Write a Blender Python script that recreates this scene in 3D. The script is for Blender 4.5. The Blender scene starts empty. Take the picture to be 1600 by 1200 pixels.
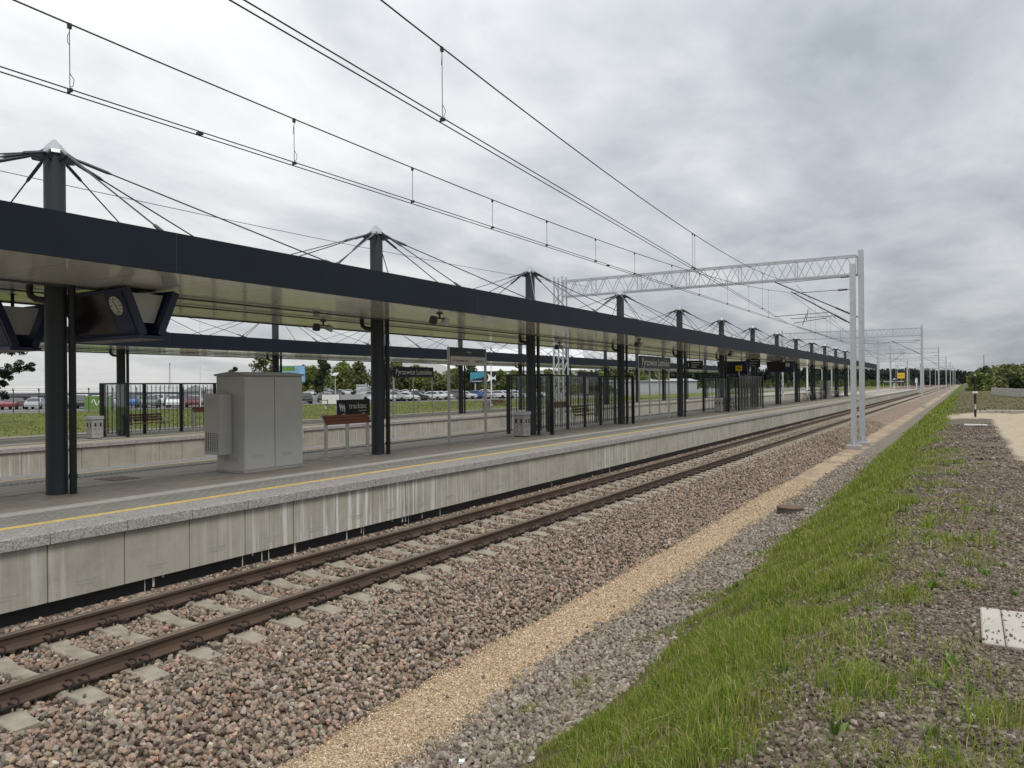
import bpy, math, random
import numpy as np
from mathutils import Vector, Matrix
C = bpy.context.scene
COL = C.collection
R = random.Random(7)
NR = np.random.default_rng(11)
rad = math.radians

# ------------------------------------------------------------------ camera
H = 2.551
F, YAW, PIT, ROLL = 1180.0, 0.54105, 0.00156, 0.00898
def cam_axes():
    cy, sy = math.cos(YAW), math.sin(YAW)
    r = np.array([cy, sy, 0]); f = np.array([-sy, cy, 0]); u = np.array([0, 0, 1.0])
    cp, sp = math.cos(PIT), math.sin(PIT)
    f2 = f * cp + u * sp; u2 = u * cp - f * sp
    cr, sr = math.cos(ROLL), math.sin(ROLL)
    return r * cr - u2 * sr, u2 * cr + r * sr, f2
AX, AY, AZ = cam_axes()
cam = bpy.data.cameras.new('camera'); camo = bpy.data.objects.new('camera', cam); COL.objects.link(camo)
m = Matrix.Identity(4)
for i in range(3):
    m[i][0] = AX[i]; m[i][1] = AY[i]; m[i][2] = -AZ[i]
m[2][3] = H
camo.matrix_world = m
cam.sensor_fit = 'HORIZONTAL'; cam.sensor_width = 36; cam.lens = 36 * F / 1600
cam.clip_end = 6000; cam.clip_start = 0.05
C.camera = camo
C.view_settings.view_transform = 'Standard'; C.view_settings.look = 'None'
C.view_settings.exposure = 0.13; C.view_settings.gamma = 1.0
C.render.resolution_x = 1024; C.render.resolution_y = 768
C.cycles.max_bounces = 6; C.cycles.transparent_max_bounces = 12
C.cycles.use_denoising = True

# ------------------------------------------------------------------ sky
W = bpy.data.worlds.new('World'); C.world = W; W.use_nodes = True
nt = W.node_tree; nt.nodes.clear()
def N(nt, t, **k):
    n = nt.nodes.new(t)
    for a, b in k.items(): setattr(n, a, b)
    return n
def mth(nt, op, a, b=None, clamp=False):
    n = N(nt, 'ShaderNodeMath', operation=op, use_clamp=clamp)
    for i, v in enumerate((a, b)):
        if v is None: continue
        if isinstance(v, (int, float)): n.inputs[i].default_value = v
        else: nt.links.new(v, n.inputs[i])
    return n.outputs[0]
SUN_AZ, SUN_EL = rad(118), rad(52)     # azimuth clockwise from +Y
out = N(nt, 'ShaderNodeOutputWorld')
sky = N(nt, 'ShaderNodeTexSky', sky_type='NISHITA'); sky.sun_disc = False
sky.sun_elevation = SUN_EL; sky.sun_rotation = SUN_AZ
bg1 = N(nt, 'ShaderNodeBackground'); bg1.inputs[1].default_value = 0.1
nt.links.new(sky.outputs[0], bg1.inputs[0])
tc = N(nt, 'ShaderNodeTexCoord'); sep = N(nt, 'ShaderNodeSeparateXYZ'); nt.links.new(tc.outputs['Generated'], sep.inputs[0])
zc = mth(nt, 'MAXIMUM', sep.outputs[2], 0.0)
den = mth(nt, 'ADD', zc, 0.16)
px = mth(nt, 'DIVIDE', sep.outputs[0], den); py = mth(nt, 'DIVIDE', sep.outputs[1], den)
cmb = N(nt, 'ShaderNodeCombineXYZ'); nt.links.new(px, cmb.inputs[0]); nt.links.new(py, cmb.inputs[1])
def cloud(scale, det, dist, off, rough=.55):
    mp = N(nt, 'ShaderNodeMapping'); nt.links.new(cmb.outputs[0], mp.inputs[0]); mp.inputs['Location'].default_value = off
    mp.inputs['Rotation'].default_value = (0, 0, .5); mp.inputs['Scale'].default_value = (1, .72, 1)
    n = N(nt, 'ShaderNodeTexNoise'); nt.links.new(mp.outputs[0], n.inputs['Vector'])
    n.inputs['Scale'].default_value = scale; n.inputs['Detail'].default_value = det; n.inputs['Distortion'].default_value = dist
    n.inputs['Roughness'].default_value = rough
    return n.outputs[0]
n1 = cloud(.55, 3, .2, (3.1, 1.7, 0)); n2 = cloud(1.7, 7, .35, (7.3, 2.2, 4)); n3 = cloud(5.0, 6, .2, (1.0, 9.2, 2))
mix = mth(nt, 'ADD', mth(nt, 'ADD', mth(nt, 'MULTIPLY', n1, .40), mth(nt, 'MULTIPLY', n2, .46)), mth(nt, 'MULTIPLY', n3, .14))
# thinner, brighter cloud towards the west and overhead, a heavier bank to the north-east
side = mth(nt, 'MULTIPLY', mth(nt, 'ADD', sep.outputs[0], .22), -.15)
mix = mth(nt, 'ADD', mix, side)
mix = mth(nt, 'ADD', mix, mth(nt, 'MULTIPLY', zc, .06))
ramp = N(nt, 'ShaderNodeValToRGB'); nt.links.new(mix, ramp.inputs[0])
cr = ramp.color_ramp
cr.elements[0].position = .36; cr.elements[0].color = (.35, .385, .425, 1)
cr.elements[1].position = .70; cr.elements[1].color = (.88, .88, .87, 1)
e = cr.elements.new(.45); e.color = (.475, .505, .54, 1)
e = cr.elements.new(.53); e.color = (.61, .63, .655, 1)
e = cr.elements.new(.61); e.color = (.765, .775, .78, 1)
bg2 = N(nt, 'ShaderNodeBackground'); nt.links.new(ramp.outputs[0], bg2.inputs[0])
# overcast skies are brightest overhead
up = mth(nt, 'ADD', 1.0, mth(nt, 'MULTIPLY', mth(nt, 'POWER', zc, 2.0), 1.25))
up = mth(nt, 'MULTIPLY', up, mth(nt, 'ADD', .76, mth(nt, 'MULTIPLY', mth(nt, 'MULTIPLY', zc, 4.2, True), .24)))
nt.links.new(up, bg2.inputs[1])
mx = N(nt, 'ShaderNodeMixShader'); mx.inputs[0].default_value = .93
nt.links.new(bg1.outputs[0], mx.inputs[1]); nt.links.new(bg2.outputs[0], mx.inputs[2])
nt.links.new(mx.outputs[0], out.inputs[0])

# ------------------------------------------------------------------ sun (veiled by the overcast)
sl = bpy.data.lights.new('sun', 'SUN'); sl.energy = 1.7; sl.angle = rad(22); sl.color = (1, .955, .89)
so = bpy.data.objects.new('sun', sl); COL.objects.link(so)
sd = Vector((math.sin(SUN_AZ) * math.cos(SUN_EL), math.cos(SUN_AZ) * math.cos(SUN_EL), math.sin(SUN_EL)))
so.rotation_euler = sd.to_track_quat('Z', 'Y').to_euler(); so.location = sd * 60

# ------------------------------------------------------------------ helpers
class MB:
    def __init__(s): s.v = []; s.f = []; s.mi = []; s.cur = 0
    def add(s, vs, fs):
        b = len(s.v); s.v += [tuple(p) for p in vs]; s.f += [tuple(b + i for i in f) for f in fs]; s.mi += [s.cur] * len(fs); return s
    def box(s, a, b):
        (x0, y0, z0), (x1, y1, z1) = a, b
        return s.add([(x0,y0,z0),(x1,y0,z0),(x1,y1,z0),(x0,y1,z0),(x0,y0,z1),(x1,y0,z1),(x1,y1,z1),(x0,y1,z1)],
                     [(0,3,2,1),(4,5,6,7),(0,1,5,4),(1,2,6,5),(2,3,7,6),(3,0,4,7)])
    def bev(s, a, b, e=.01):
        # box with chamfered vertical and top edges
        (x0,y0,z0),(x1,y1,z1) = a, b
        def ring(d, z): return [(x0+d,y0,z),(x1-d,y0,z),(x1,y0+d,z),(x1,y1-d,z),(x1-d,y1,z),(x0+d,y1,z),(x0,y1-d,z),(x0,y0+d,z)]
        r0 = ring(e, z0); r1 = ring(e, z1-e)
        r2 = [(x0+e,y0+e,z1),(x1-e,y0+e,z1),(x1-e,y0+e,z1),(x1-e,y1-e,z1),(x1-e,y1-e,z1),(x0+e,y1-e,z1),(x0+e,y1-e,z1),(x0+e,y0+e,z1)]
        n = 8; vs = r0 + r1 + [(x0+e,y0+e,z1),(x1-e,y0+e,z1),(x1-e,y1-e,z1),(x0+e,y1-e,z1)]
        fs = [tuple(range(7,-1,-1))] + [(i,(i+1)%8,8+(i+1)%8,8+i) for i in range(8)]
        t = 16
        fs += [(8,9,t+1,t),(9,10,t+1),(10,11,t+2,t+1),(11,12,t+2),(12,13,t+3,t+2),(13,14,t+3),(14,15,t,t+3),(15,8,t),(t,t+1,t+2,t+3)]
        return s.add(vs, fs)
    def bar(s, p, q, w, h=None, up=(0,0,1)):
        # rectangular bar from p to q
        h = h or w; p = Vector(p); q = Vector(q); d = (q-p).normalized(); u = Vector(up)
        if abs(d.dot(u)) > .98: u = Vector((1,0,0))
        a = d.cross(u).normalized(); b = a.cross(d).normalized(); vs = []
        for o in (p, q):
            for i, j in ((-1,-1),(1,-1),(1,1),(-1,1)): vs.append(o + a*i*w/2 + b*j*h/2)
        return s.add(vs, [(0,1,2,3),(7,6,5,4),(0,4,5,1),(1,5,6,2),(2,6,7,3),(3,7,4,0)])
    def tube(s, pts, r, n=6, caps=True):
        pts = [Vector(p) for p in pts]; k = len(pts); rs = r if isinstance(r, (list, tuple)) else [r]*k
        vs = []; prev = None
        for i, p in enumerate(pts):
            d = (pts[min(i+1,k-1)] - pts[max(i-1,0)]).normalized()
            if prev is None:
                u = Vector((0,0,1)) if abs(d.z) < .9 else Vector((1,0,0))
                a = d.cross(u).normalized()
            else: a = (prev - d*prev.dot(d)).normalized()
            prev = a; b = d.cross(a)
            for j in range(n):
                t = 2*math.pi*j/n; vs.append(p + (a*math.cos(t) + b*math.sin(t))*rs[i])
        fs = [(i*n+j, i*n+(j+1)%n, (i+1)*n+(j+1)%n, (i+1)*n+j) for i in range(k-1) for j in range(n)]
        if caps: fs += [tuple(range(n-1,-1,-1)), tuple(range((k-1)*n, k*n))]
        return s.add(vs, fs)
    def lathe(s, prof, n=16, o=(0,0,0)):
        vs = []; k = len(prof)
        for r, z in prof:
            for j in range(n):
                t = 2*math.pi*j/n; vs.append((o[0]+r*math.cos(t), o[1]+r*math.sin(t), o[2]+z))
        fs = [(i*n+j, i*n+(j+1)%n, (i+1)*n+(j+1)%n, (i+1)*n+j) for i in range(k-1) for j in range(n)]
        fs += [tuple(range(n-1,-1,-1)), tuple(range((k-1)*n, k*n))]
        return s.add(vs, fs)
    def prism(s, poly, d, mp):
        # poly in (a,b); extruded over d; mp(a,b,c) -> point
        n = len(poly); vs = [mp(a,b,0) for a,b in poly] + [mp(a,b,d) for a,b in poly]
        return s.add(vs, [tuple(range(n-1,-1,-1)), tuple(range(n,2*n))] + [(i,(i+1)%n,n+(i+1)%n,n+i) for i in range(n)])
    def mesh(s, name, mats, smooth=False):
        me = bpy.data.meshes.new(name); me.from_pydata(s.v, [], s.f)
        for q in (mats if isinstance(mats, (list, tuple)) else [mats]): me.materials.append(q)
        if any(s.mi): me.polygons.foreach_set('material_index', s.mi)
        if smooth:
            me.polygons.foreach_set('use_smooth', [True]*len(s.f))
            try: me.set_sharp_from_angle(angle=rad(35))
            except Exception: pass
        me.update(); return me
    def build(s, name, mats, parent=None, smooth=False):
        o = bpy.data.objects.new(name, s.mesh(name, mats, smooth)); COL.objects.link(o)
        if parent is not None: o.parent = parent
        return o
def tag(o, label=None, cat=None, group=None, kind=None):
    if label: o['label'] = label
    if cat: o['category'] = cat
    if group: o['group'] = group
    if kind: o['kind'] = kind
    return o
def thing(name, label, cat, loc=(0,0,0), rz=0, group=None):
    o = bpy.data.objects.new(name, None); COL.objects.link(o); o.empty_display_size = .3
    o.location = loc; o.rotation_euler = (0,0,rz)
    return tag(o, label, cat, group)
KIDS = {}
def copy_tree(o, loc=None, rz=None, label=None, parent=None):
    c = o.copy(); COL.objects.link(c)
    if parent is not None: c.parent = parent
    if loc is not None: c.location = loc
    if rz is not None: c.rotation_euler = (0,0,rz)
    if label: c['label'] = label
    for ch in [x for x in COL.objects if x.parent == o and x is not c]: copy_tree(ch, parent=c)
    return c
def npmesh(name, V, Fc, mt, col=None, parent=None, kind=None, smooth=False):
    # V (n,3), Fc (m,k) constant k
    me = bpy.data.meshes.new(name); n, k = Fc.shape
    me.vertices.add(len(V)); me.vertices.foreach_set('co', np.asarray(V, np.float32).ravel())
    me.loops.add(n*k); me.loops.foreach_set('vertex_index', np.asarray(Fc, np.int32).ravel())
    me.polygons.add(n); me.polygons.foreach_set('loop_start', np.arange(0, n*k, k, dtype=np.int32))
    try: me.polygons.foreach_set('loop_total', np.full(n, k, np.int32))
    except Exception: pass
    if col is not None:
        at = me.color_attributes.new('Col', 'FLOAT_COLOR', 'POINT')
        c4 = np.ones((len(V), 4), np.float32); c4[:, :3] = col; at.data.foreach_set('color', c4.ravel())
    me.materials.append(mt); me.update(calc_edges=True); me.validate()
    me.polygons.foreach_set('use_smooth', np.full(len(me.polygons), smooth))
    o = bpy.data.objects.new(name, me); COL.objects.link(o)
    if parent is not None: o.parent = parent
    if kind: o['kind'] = kind
    return o

# ------------------------------------------------------------------ materials
def mat(name, col, rough=.6, metal=0.0, var=.12, scale=3.0, bump=0.0, bscale=60, stretch=(1,1,1), spec=.5, fine=.0):
    mt = bpy.data.materials.new(name); mt.use_nodes = True; t = mt.node_tree; b = t.nodes['Principled BSDF']
    b.inputs['Roughness'].default_value = rough; b.inputs['Metallic'].default_value = metal
    b.inputs['Specular IOR Level'].default_value = spec
    tc = N(t, 'ShaderNodeTexCoord'); mp = N(t, 'ShaderNodeMapping'); t.links.new(tc.outputs['Object'], mp.inputs[0])
    mp.inputs['Scale'].default_value = stretch
    n = N(t, 'ShaderNodeTexNoise'); t.links.new(mp.outputs[0], n.inputs['Vector'])
    n.inputs['Scale'].default_value = scale; n.inputs['Detail'].default_value = 6; n.inputs['Roughness'].default_value = .65
    r = N(t, 'ShaderNodeValToRGB'); t.links.new(n.outputs[0], r.inputs[0])
    r.color_ramp.elements[0].position = .3; r.color_ramp.elements[1].position = .7
    r.color_ramp.elements[0].color = tuple(c*(1-var) for c in col) + (1,)
    r.color_ramp.elements[1].color = tuple(min(1, c*(1+var)) for c in col) + (1,)
    c = r.outputs[0]
    if fine:
        v = N(t, 'ShaderNodeTexVoronoi'); t.links.new(tc.outputs['Object'], v.inputs['Vector']); v.inputs['Scale'].default_value = bscale
        rr = N(t, 'ShaderNodeSeparateColor'); t.links.new(v.outputs['Color'], rr.inputs[0])
        m2 = N(t, 'ShaderNodeMix', data_type='RGBA', blend_type='MULTIPLY'); m2.inputs[0].default_value = 1
        k = mth(t, 'ADD', mth(t, 'MULTIPLY', rr.outputs[0], fine*2), 1-fine)
        cc = N(t, 'ShaderNodeCombineColor'); [t.links.new(k, cc.inputs[i]) for i in range(3)]
        t.links.new(c, m2.inputs['A']); t.links.new(cc.outputs[0], m2.inputs['B']); c = m2.outputs['Result']
    t.links.new(c, b.inputs['Base Color'])
    if bump:
        n2 = N(t, 'ShaderNodeTexNoise'); t.links.new(mp.outputs[0], n2.inputs['Vector']); n2.inputs['Scale'].default_value = bscale; n2.inputs['Detail'].default_value = 4
        bp = N(t, 'ShaderNodeBump'); bp.inputs['Strength'].default_value = bump; bp.inputs['Distance'].default_value = .02
        t.links.new(n2.outputs[0], bp.inputs['Height']); t.links.new(bp.outputs[0], b.inputs['Normal'])
    return mt
def attr_mat(name, rough=.9, var=.0, spec=.3, trans=0.0):
    mt = bpy.data.materials.new(name); mt.use_nodes = True; t = mt.node_tree; b = t.nodes['Principled BSDF']
    b.inputs['Roughness'].default_value = rough; b.inputs['Specular IOR Level'].default_value = spec
    a = N(t, 'ShaderNodeAttribute', attribute_name='Col'); c = a.outputs['Color']
    if var:
        tc = N(t, 'ShaderNodeTexCoord'); n = N(t, 'ShaderNodeTexNoise'); t.links.new(tc.outputs['Object'], n.inputs['Vector'])
        n.inputs['Scale'].default_value = 45; n.inputs['Detail'].default_value = 5
        k = mth(t, 'ADD', mth(t, 'MULTIPLY', n.outputs[0], 2*var), 1-var)
        cc = N(t, 'ShaderNodeCombineColor'); [t.links.new(k, cc.inputs[i]) for i in range(3)]
        m2 = N(t, 'ShaderNodeMix', data_type='RGBA', blend_type='MULTIPLY'); m2.inputs[0].default_value = 1
        t.links.new(c, m2.inputs['A']); t.links.new(cc.outputs[0], m2.inputs['B']); c = m2.outputs['Result']
    t.links.new(c, b.inputs['Base Color'])
    if trans:
        o = t.nodes['Material Output']; tr = N(t, 'ShaderNodeBsdfTranslucent'); t.links.new(c, tr.inputs[0])
        ms = N(t, 'ShaderNodeMixShader'); ms.inputs[0].default_value = trans
        t.links.new(b.outputs[0], ms.inputs[1]); t.links.new(tr.outputs[0], ms.inputs[2]); t.links.new(ms.outputs[0], o.inputs[0])
    return mt
def glass_mat(name, tint=(.95,.965,.965), gl=.06):
    mt = bpy.data.materials.new(name); mt.use_nodes = True; t = mt.node_tree; t.nodes.remove(t.nodes['Principled BSDF'])
    o = t.nodes['Material Output']; tr = N(t, 'ShaderNodeBsdfTransparent'); tr.inputs[0].default_value = tint + (1,)
    g = N(t, 'ShaderNodeBsdfGlossy'); g.inputs['Roughness'].default_value = .03
    lw = N(t, 'ShaderNodeLayerWeight'); lw.inputs[0].default_value = .35
    k = mth(t, 'ADD', mth(t, 'MULTIPLY', lw.outputs['Fresnel'], .22), gl*.3)
    ms = N(t, 'ShaderNodeMixShader'); t.links.new(k, ms.inputs[0]); t.links.new(tr.outputs[0], ms.inputs[1]); t.links.new(g.outputs[0], ms.inputs[2])
    t.links.new(ms.outputs[0], o.inputs[0]); return mt
M = {}
M['navy'] = mat('dark_navy_paint', (.0095, .015, .023), .55, 0, .12, 1.2, .03, 200, spec=.22)
M['column'] = mat('slate_column_paint', (.037, .045, .049), .5, 0, .10, 1.5, .02, 150, spec=.3)
M['black'] = mat('black_paint', (.008, .009, .011), .4, 0, .2, 4)
M['galv'] = mat('galvanised_steel', (.50, .52, .54), .48, .35, .10, 5, .04, 60)
M['cap'] = mat('zinc_cap', (.36, .39, .40), .4, .5, .08, 5)
M['rod'] = mat('stay_rod_steel', (.055, .062, .068), .4, .3, .1, 5)
M['wire'] = mat('copper_wire_dark', (.035, .033, .036), .5, .3, .1, 5)
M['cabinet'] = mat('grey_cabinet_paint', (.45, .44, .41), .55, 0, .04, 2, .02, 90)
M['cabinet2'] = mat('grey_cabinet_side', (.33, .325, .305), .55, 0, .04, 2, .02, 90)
M['slot'] = mat('dark_opening', (.02, .02, .02), .8)
M['wood'] = mat('red_brown_wood', (.20, .075, .045), .6, 0, .25, 3, .1, 40, (1, 1, 12))
M['steel'] = mat('brushed_steel', (.48, .47, .44), .4, .55, .08, 6)
M['white'] = mat('white_paint', (.78, .79, .78), .5, 0, .04, 3)
M['text'] = mat('white_lettering', (.85, .85, .85), .6, 0, .01, 1)
M['dtext'] = mat('dark_lettering', (.03, .03, .035), .6, 0, .01, 1)
M['signgrey'] = mat('grey_sign_face', (.55, .55, .51), .5, 0, .04, 3)
M['signnavy'] = mat('navy_sign_face', (.012, .017, .04), .35, 0, .06, 3)
M['dispnavy'] = mat('navy_display_housing', (.018, .028, .075), .4, 0, .1, 4, .02, 80)
M['screen'] = mat('dark_screen', (.018, .016, .016), .16, 0, .1, 3)
M['clock'] = mat('clock_face_cream', (.62, .62, .55), .5, 0, .03, 3)
M['housing'] = mat('white_housing', (.52, .54, .54), .45, .1, .05, 4)
M['yellow'] = mat('yellow_sign_paint', (.75, .48, .03), .5, 0, .06, 5)
M['glass'] = glass_mat('shelter_glass')
M['conc'] = mat('concrete_grey', (.36, .345, .315), .85, 0, .16, 2.5, .12, 30)
M['concl'] = mat('pale_concrete', (.44, .41, .35), .85, 0, .12, 3, .1, 40)
M['granite'] = mat('granite_speckle', (.33, .31, .29), .7, 0, .1, 4, .05, 60, fine=.45)
M['sleeper'] = mat('sleeper_concrete', (.30, .265, .205), .9, 0, .28, 5, .2, 60)
M['rail'] = mat('rusty_rail', (.098, .062, .043), .72, .15, .3, 6, .15, 70, (1, .25, 1))
M['railtop'] = mat('rail_head', (.19, .15, .115), .5, .4, .22, 5, .05, 50, (1, .12, 1))
M['clip'] = mat('rusty_clip', (.028, .019, .015), .75, .2, .3, 20)
M['insul'] = mat('brown_insulator', (.05, .025, .02), .3, 0, .2, 10)
M['brown'] = mat('rusty_brown_cover', (.13, .085, .06), .8, 0, .25, 6, .15, 40)
M['bark'] = mat('bark', (.10, .08, .06), .9, 0, .3, 8, .3, 30, (1, 1, .2))
M['leaf'] = attr_mat('foliage', .7, 0, .25, .22)
M['grass'] = attr_mat('grass_blades', .65, 0, .25, .28)
M['stone'] = attr_mat('crushed_stone', .92, .16, .2)
# ------------------------------------------------------------------ ground
def smooth(x, a, b):
    t = np.clip((x-a)/(b-a), 0, 1); return t*t*(3-2*t)
LAT = np.random.default_rng(5).random((64, 64))
def vnoise(x, y, s, o=0.0):
    x = np.asarray(x, float)*s + o*7.31 + 100; y = np.asarray(y, float)*s + o*3.77 + 100
    xi = np.floor(x).astype(int); yi = np.floor(y).astype(int); fx = x-xi; fy = y-yi
    fx = fx*fx*(3-2*fx); fy = fy*fy*(3-2*fy)
    g = lambda a, b: LAT[a % 64, b % 64]
    return (g(xi,yi)*(1-fx)+g(xi+1,yi)*fx)*(1-fy) + (g(xi,yi+1)*(1-fx)+g(xi+1,yi+1)*fx)*fy
PX = [-33.2, -33.0, -26.2, -16.6, -9.75, -9.7, -9.25, -8.9, -6.55, -6.1, -5.02, -4.0, -3.6, -3.05, -2.2, -1.25, -.7, 0, 8, 60]
PZ = [.3, -.4, -.4, -.4, -.3, -.225, -.235, -.24, -.235, -.25, -.62, -.63, -.58, -.47, .0, .60, .84, .89, .92, .92]
def gz(X, Y):
    X = np.asarray(X, float); Y = np.asarray(Y, float)
    z = np.interp(X, PX, PZ)
    z = np.where(X < -33.2, .3*(1-smooth(-X, 33.2, 70)) + (vnoise(X, Y, .12, 5)-.5)*.25*smooth(-X, 34, 45)*(1-smooth(-X, 70, 90)), z)
    bank = smooth(X, -3.3, -2.4) * (1 - smooth(X, -.45, -.05)*smooth(Y, 4.9, 5.5)*(1-smooth(Y, 6.6, 7.2)))
    z = z + bank*(vnoise(X, Y, 1.3, 1)-.5)*.10 + bank*(vnoise(X, Y, 4.0, 2)-.5)*.04
    z = z + smooth(X, -6.3, -5.9)*(1-smooth(X, -5.2, -4.95))*(vnoise(X, Y, .9, 3)-.5)*.07
    return z
xs = np.unique(np.concatenate([np.array([-1500,-900,-600,-400,-300,-240,-200,-170,-150,-130,-115,-100,-90,-80,-70,-62,-55,-48,-42,-37,-34,-33.25,-33.0,-30,-26.2,-22,-16.6,-13,-9.75]),
     np.array(PX[5:15]), np.arange(-6.2, 2.2, .14), np.array([2.6,3.2,4,5,6.5,8,11,15,22,32,50,80,130,220,400,800,1500])]))
ys = np.concatenate([np.array([-60,-30,-15,-6]), np.arange(-2, 16, .2), 16*1.045**np.arange(0, 60), 16*1.045**60*1.15**np.arange(1, 20)])
GX, GY = np.meshgrid(xs, ys); GZ = gz(GX, GY)
GZ = GZ - .034*smooth(GX, -9.72, -9.6)*(1-smooth(GX, -5.1, -4.9))*(1-smooth(GY, 40, 62)) - .016*smooth(GX, -4.3, -4.1)*(1-smooth(GX, -3.4, -3.0))*(1-smooth(GY, 24, 34)) - .004*smooth(GX, -1.3, -.8)*(1-smooth(GY, 16, 30))
nx, ny = len(xs), len(ys)
ii = (np.arange(ny-1)[:,None]*nx + np.arange(nx-1)[None,:]).ravel()
FQ = np.stack([ii, ii+1, ii+nx+1, ii+nx], 1)

gm = bpy.data.materials.new('ground'); gm.use_nodes = True; t = gm.node_tree; b = t.nodes['Principled BSDF']
b.inputs['Roughness'].default_value = .95; b.inputs['Specular IOR Level'].default_value = .15
tc = N(t, 'ShaderNodeTexCoord'); sp = N(t, 'ShaderNodeSeparateXYZ'); t.links.new(tc.outputs['Object'], sp.inputs[0])
gX, gY = sp.outputs[0], sp.outputs[1]
def noise(s, det=4, rough=.6):
    n = N(t, 'ShaderNodeTexNoise'); t.links.new(tc.outputs['Object'], n.inputs['Vector']); n.inputs['Scale'].default_value = s
    n.inputs['Detail'].default_value = det; n.inputs['Roughness'].default_value = rough; return n.outputs[0]
def ramp(v, els):
    r = N(t, 'ShaderNodeValToRGB'); t.links.new(v, r.inputs[0]); c = r.color_ramp
    c.elements[0].position, c.elements[0].color = els[0][0], els[0][1] + (1,)
    c.elements[1].position, c.elements[1].color = els[-1][0], els[-1][1] + (1,)
    for p, q in els[1:-1]: c.elements.new(p).color = q + (1,)
    return r.outputs[0]
def cells(s):
    v = N(t, 'ShaderNodeTexVoronoi'); t.links.new(tc.outputs['Object'], v.inputs['Vector']); v.inputs['Scale'].default_value = s
    q = N(t, 'ShaderNodeSeparateColor'); t.links.new(v.outputs['Color'], q.inputs[0]); return q.outputs[0], v.outputs['Distance']
def mixc(f, a, c):
    n = N(t, 'ShaderNodeMix', data_type='RGBA'); t.links.new(f, n.inputs[0]); t.links.new(a, n.inputs['A']); t.links.new(c, n.inputs['B']); return n.outputs['Result']
def step(v, a, w):   # 0 below a, 1 above, soft edge w
    return mth(t, 'ADD', mth(t, 'DIVIDE', mth(t, 'SUBTRACT', v, a), w), .5, True)
BAL = [(0, (.085,.069,.059)), (.2, (.205,.16,.125)), (.42, (.31,.24,.182)), (.58, (.365,.262,.195)), (.72, (.255,.23,.20)), (.9, (.42,.34,.265)), (.96, (.38,.215,.15)), (1, (.51,.45,.37))]
TAN = [(0, (.30,.21,.13)), (.4, (.49,.37,.24)), (.75, (.59,.46,.31)), (1, (.71,.60,.45))]
GRV = [(0, (.12,.10,.083)), (.3, (.225,.188,.15)), (.6, (.30,.245,.195)), (.85, (.285,.255,.215)), (1, (.42,.375,.315))]
RGV = [(0, (.08,.064,.050)), (.35, (.145,.116,.09)), (.7, (.205,.165,.13)), (.95, (.265,.22,.175)), (1, (.40,.36,.31))]
c20, d20 = cells(15.0); c46, d46 = cells(44.0); c30, d30 = cells(21.0); c34, d34 = cells(32.0)
w1 = mth(t, 'MULTIPLY', mth(t, 'SUBTRACT', noise(1.6, 5), .5), .5)
w2 = mth(t, 'MULTIPLY', mth(t, 'SUBTRACT', noise(.9, 6, .7), .5), 1.5)
xw = mth(t, 'ADD', gX, w1); xw2 = mth(t, 'ADD', gX, w2)
big = noise(.35, 5)
tanf = mth(t, 'MULTIPLY', step(xw, -4.97, .12), mth(t, 'SUBTRACT', 1.0, mth(t, 'MULTIPLY', mth(t, 'MULTIPLY', step(gY, 22.0, 20.0), step(noise(.8, 6, .7), .5, .12)), .75)))
colr = mixc(tanf, ramp(c20, BAL), ramp(c46, TAN))
colr = mixc(step(xw, -4.09, .25), colr, ramp(c30, GRV))
soil = ramp(noise(3.5, 8, .75), [(.3, (.075,.068,.034)), (.5, (.11,.10,.045)), (.62, (.14,.118,.06)), (.75, (.19,.15,.095))])
green = ramp(noise(2.2, 8, .7), [(.3, (.075,.10,.022)), (.5, (.115,.15,.03)), (.7, (.16,.185,.05))])
nearf = step(gY, 26.0, 26.0)
grs = mixc(nearf, soil, green)
colr = mixc(step(xw, -3.1, .3), colr, grs)
rg = ramp(c34, RGV)
weedy = mixc(step(noise(1.1, 7, .75), .60, .06), rg, soil)
farweed = ramp(noise(1.2, 8, .75), [(.3, (.10,.078,.05)), (.45, (.16,.13,.085)), (.55, (.12,.125,.05)), (.65, (.17,.14,.09)), (.75, (.24,.20,.14))])
weedy = mixc(step(mth(t, 'ADD', gY, mth(t, 'MULTIPLY', w2, 3.0)), 47.0, 3.0), weedy, farweed)
colr = mixc(step(xw2, -.75, .5), colr, weedy)
sandc = ramp(noise(6, 8, .7), [(.3, (.42,.345,.24)), (.55, (.52,.435,.315)), (.75, (.60,.52,.40))])
yw = mth(t, 'ADD', gY, mth(t, 'MULTIPLY', w1, 2.0))
s1 = mth(t, 'MULTIPLY', step(xw, .92, .22), step(yw, 19.0, 3.0))
s2 = mth(t, 'MULTIPLY', step(yw, 38.6, .8), step(xw, -.75, .4))
sd_ = mth(t, 'MULTIPLY', mth(t, 'MAXIMUM', s1, s2), mth(t, 'SUBTRACT', 1.0, step(yw, 45.5, 1.0)))
colr = mixc(sd_, colr, sandc)
field = ramp(noise(.55, 8, .72), [(.3, (.075,.095,.022)), (.48, (.12,.145,.03)), (.6, (.175,.185,.05)), (.72, (.20,.18,.075))])
colr = mixc(mth(t, 'SUBTRACT', 1.0, step(gX, -33.1, .2)), colr, field)
lot = ramp(noise(.8, 5), [(.3, (.16,.16,.155)), (.7, (.24,.235,.225))])
far_lot = mth(t, 'ADD', mth(t, 'MULTIPLY', gX, -.98), mth(t, 'MULTIPLY', gY, .2))
colr = mixc(mth(t, 'MULTIPLY', step(far_lot, 94.5, 1.5), mth(t, 'SUBTRACT', 1.0, step(gX, -45, 1))), colr, lot)
dk = N(t, 'ShaderNodeMix', data_type='RGBA', blend_type='MULTIPLY'); dk.inputs[0].default_value = 1; t.links.new(colr, dk.inputs['A']); dk.inputs['B'].default_value = (.84, .84, .84, 1)  # ground colour darkened evenly to stand in for self-shadowing between stones
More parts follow.
